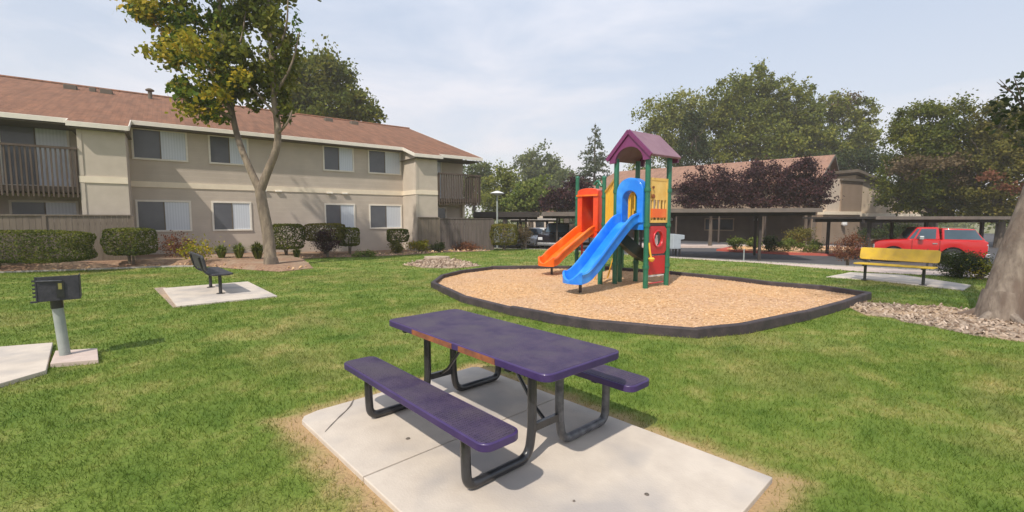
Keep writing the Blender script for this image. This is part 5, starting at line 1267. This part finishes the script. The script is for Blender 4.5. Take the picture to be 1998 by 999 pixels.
bg_tree('shade_tree', 'big dark tree with a brownish underside above the red pickup', [(1800, 245, 50, 42), (1850, 235, 46, 38), (1770, 290, 44, 44), (1830, 290, 62, 42), (1760, 345, 46, 44), (1800, 375, 62, 36), (1850, 370, 54, 40), (1880, 290, 40, 50), (1745, 385, 34, 24), (1810, 405, 60, 20), (1865, 405, 50, 24), (1815, 350, 70, 40, 2)], 36, M['lf_oak'], 27000, .26, 47, 1815, group=g_, clump=.26, nclump=36,
        extra=(M['lf_brown'], [(1800, 318, 60, 14, -2.5), (1860, 315, 40, 16, -2.5), (1770, 330, 30, 16, -2.5), (1890, 350, 34, 14, -2.5)], 2600))
bg_tree('shade_tree', 'dark olive tree behind the leaning trunk at the right edge', [(1935, 235, 34, 38), (1960, 270, 46, 40), (1915, 300, 40, 44), (1970, 330, 50, 44), (1920, 370, 46, 40), (1990, 260, 40, 50), (1980, 390, 50, 30), (2060, 300, 70, 80), (1930, 408, 50, 22), (1990, 415, 50, 20)], 33, M['lf_olive'], 24000, .25, 48, 1950, group=g_, clump=.26, nclump=34,
        extra=(M['lf_red'], [(1930, 345, 26, 10, -2.2), (1975, 365, 24, 12, -2.2)], 500))
bg_tree('purple_leaf_tree', 'purple leaved tree at the left end of the plum row', [(1352, 365, 34, 30), (1385, 350, 40, 32), (1420, 365, 36, 28), (1370, 388, 46, 18), (1345, 395, 34, 14), (1410, 394, 40, 14)], 33, M['lf_plum'], 6500, .19, 51, 1385, group='purple leaved plum trees', clump=.3, trunk_r=.14)
bg_tree('purple_leaf_tree', 'tallest purple leaved tree in the middle of the plum row', [(1485, 340, 36, 30), (1460, 360, 36, 30), (1515, 355, 36, 32), (1490, 385, 50, 20), (1450, 394, 40, 14), (1525, 394, 40, 14)], 33.5, M['lf_plum'], 6800, .19, 52, 1485, group='purple leaved plum trees', clump=.3, trunk_r=.14)
bg_tree('purple_leaf_tree', 'purple leaved tree in front of the brown gable', [(1560, 335, 34, 26), (1590, 355, 34, 30), (1550, 370, 36, 28), (1580, 385, 42, 18), (1595, 394, 30, 12)], 33, M['lf_plum'], 6200, .19, 53, 1570, group='purple leaved plum trees', clump=.3, trunk_r=.14)

W_ = []
for i in range(34):
    X = -70 + i * 7.2; W_.append(((X, 118 + 10 * math.sin(i * 1.7), 1.5 + 1.2 * math.sin(i * 2.3)), (6.0, 4.5, 3.4 + .8 * math.cos(i * 1.1))))
for i in range(16):
    X = -4 + i * 5.2; W_.append(((X, 66 + 5 * math.sin(i * 2.1), .9), (3.6, 2.6, 2.2 + .5 * math.sin(i * 1.3))))
leaf_cloud('distant_wood', M['lf_far'], W_, 26000, .75, 61, None, clump=.45, nclump=30, shell=.3, kind='stuff', label='low hazy line of distant trees behind the parking lot', cat='wood')

# ------------------------------------------------------------------ grass, chips, stones
g = np.random.default_rng(77)
def scatter(y0, y1, dens):
    xm = 1.35 * y1 + 3.5; n = int(dens * (y1 - y0) * 2 * xm); x = g.uniform(-xm, xm, n); y = g.uniform(y0, y1, n)
    k_ = np.abs(x) < 1.35 * y + 3.5; return x[k_], y[k_]
pads = [BPAD, GPAD, FOOT, YPAD, RING, LIT, STN, side, BED, BDIRT]
def slab_sdf(x, y):
    dx, dy = x - SLAB_CX, y - SLAB_CY; u = np.abs(dx * SL_C + dy * SL_S) - SLAB_L / 2; v = np.abs(-dx * SL_S + dy * SL_C) - SLAB_W / 2; return np.maximum(u, v)
V_, R_ = [], []
for y0, y1, dens, h, w_ in [(.9, 3.2, 3600, .040, .0050), (3.2, 5.5, 2400, .040, .0065), (5.5, 9, 1100, .040, .010), (9, 14, 420, .042, .016), (14, 25, 130, .045, .028)]:
    x, y = scatter(y0, y1, dens); ok = slab_sdf(x, y) > .015
    d_ = slab_sdf(x, y); ok &= (d_ > .14) | (g.random(len(x)) < .12 + np.clip(d_, 0, .14) * 3)
    for p_ in pads: ok &= ~in_poly(x, y, p_)
    ok &= in_poly(x, y, lawn_poly); x, y = x[ok], y[ok]; n = len(x)
    a = g.uniform(0, 2 * np.pi, n); hh = h * g.uniform(.45, 1.2, n); le = hh * g.uniform(.2, 1.1, n); b = g.uniform(0, 2 * np.pi, n)
    ox, oy = np.cos(a) * w_ / 2, np.sin(a) * w_ / 2; z = np.zeros(n)
    V_.append(np.stack([np.stack([x - ox, y - oy, z], -1), np.stack([x + ox, y + oy, z], -1), np.stack([x + np.cos(b) * le, y + np.sin(b) * le, hh], -1)], 1).reshape(-1, 3)); R_.append(g.random(n))
fast_mesh('grass', np.concatenate(V_), 3, np.concatenate(R_), M['blades'], kind='stuff', label='mown green lawn grass with dry patches', cat='grass')
def bits(name, poly, n, size, m_, z, seed, thick=.3, tilt=.35, **k):
    g = np.random.default_rng(seed); P_ = np.array([p_[:2] for p_ in poly]); lo, hi = P_.min(0), P_.max(0)
    x = g.uniform(lo[0], hi[0], n); y = g.uniform(lo[1], hi[1], n); ok = in_poly(x, y, poly); x, y = x[ok], y[ok]; n = len(x)
    a = g.uniform(0, 6.283, n); s = size * g.uniform(.5, 1.4, n); an = s * g.uniform(.3, .6, n); tl = g.uniform(-tilt, tilt, n) * s; t2 = g.uniform(-.5, .5, n) * tilt * s
    ca, sa = np.cos(a), np.sin(a); zz = z + np.abs(tl) + g.uniform(0, .008, n)
    def pt(u, v, dz): return np.stack([x + ca * u - sa * v, y + sa * u + ca * v, zz + dz], -1)
    h = s * thick
    top_ = [pt(-s / 2, -an / 2, -tl), pt(s / 2, -an / 2, tl), pt(s / 2, an / 2, tl + t2), pt(-s / 2, an / 2, -tl + t2)]
    t3 = [pt(-s / 2 * .8, -an / 2 * .8, -tl + h), pt(s / 2 * .8, -an / 2 * .8, tl + h), pt(s / 2 * .8, an / 2 * .8, tl + t2 + h), pt(-s / 2 * .8, an / 2 * .8, -tl + t2 + h)]
    Q = [np.stack(t3, 1)] + [np.stack([top_[i], top_[(i + 1) % 4], t3[(i + 1) % 4], t3[i]], 1) for i in range(4)]
    rn = g.random(n); return fast_mesh(name, np.concatenate(Q).reshape(-1, 3), 4, np.concatenate([rn] * 5), m_, kind='stuff', **k)
bits('wood_chips', RING, 60000, .030, M['chip_bits'], .05, 3, .08, tilt=.16, label='tan wood chips covering the play area', cat='wood chips')
bits('leaf_litter_pieces', LIT, 3600, .045, M['stone_bits'], .012, 4, .3, label='pale stones and dry leaves around the leaning tree', cat='litter')
bits('bed_stones', STN, 900, .07, M['stone_bits'], .012, 5, .4, label='loose pale stones left of the play area', cat='stones')
bits('bed_mulch', BF + [bw(14, 1.9), bw(-2, 2.4)], 5000, .09, M['chip_bits'], .03, 6, .2, label='loose bark mulch along the left building', cat='mulch')
rr = random.Random(9)
p = G(852, 507); sl = MB(); 
pl = [(math.cos(a) * (.55 + rr.uniform(-.1, .1)), math.sin(a) * (.30 + rr.uniform(-.06, .06))) for a in [i * .698 for i in range(9)]]
MB().prism(pl, 0, .12).build('flat_rock', M['stone'], loc=(p[0], p[1], .02), bevel=.03, label='flat pale rock slab on the stones left of the play area', cat='rock')

# ------------------------------------------------------------------ haze
hm = bpy.data.materials.new('haze'); hm.use_nodes = True; hn = hm.node_tree; hn.nodes.clear()
ho = hn.nodes.new('ShaderNodeOutputMaterial'); hv = hn.nodes.new('ShaderNodeVolumePrincipled')
hv.inputs['Color'].default_value = (1.0, .97, .93, 1); hv.inputs['Density'].default_value = .0011; hv.inputs['Anisotropy'].default_value = .2
hn.links.new(hv.outputs['Volume'], ho.inputs['Volume'])
MB().box(-110, 110, -40, 150, -1.8, 22).build('haze', hm, kind='stuff', label='thin pale smoke haze in the air', cat='haze')
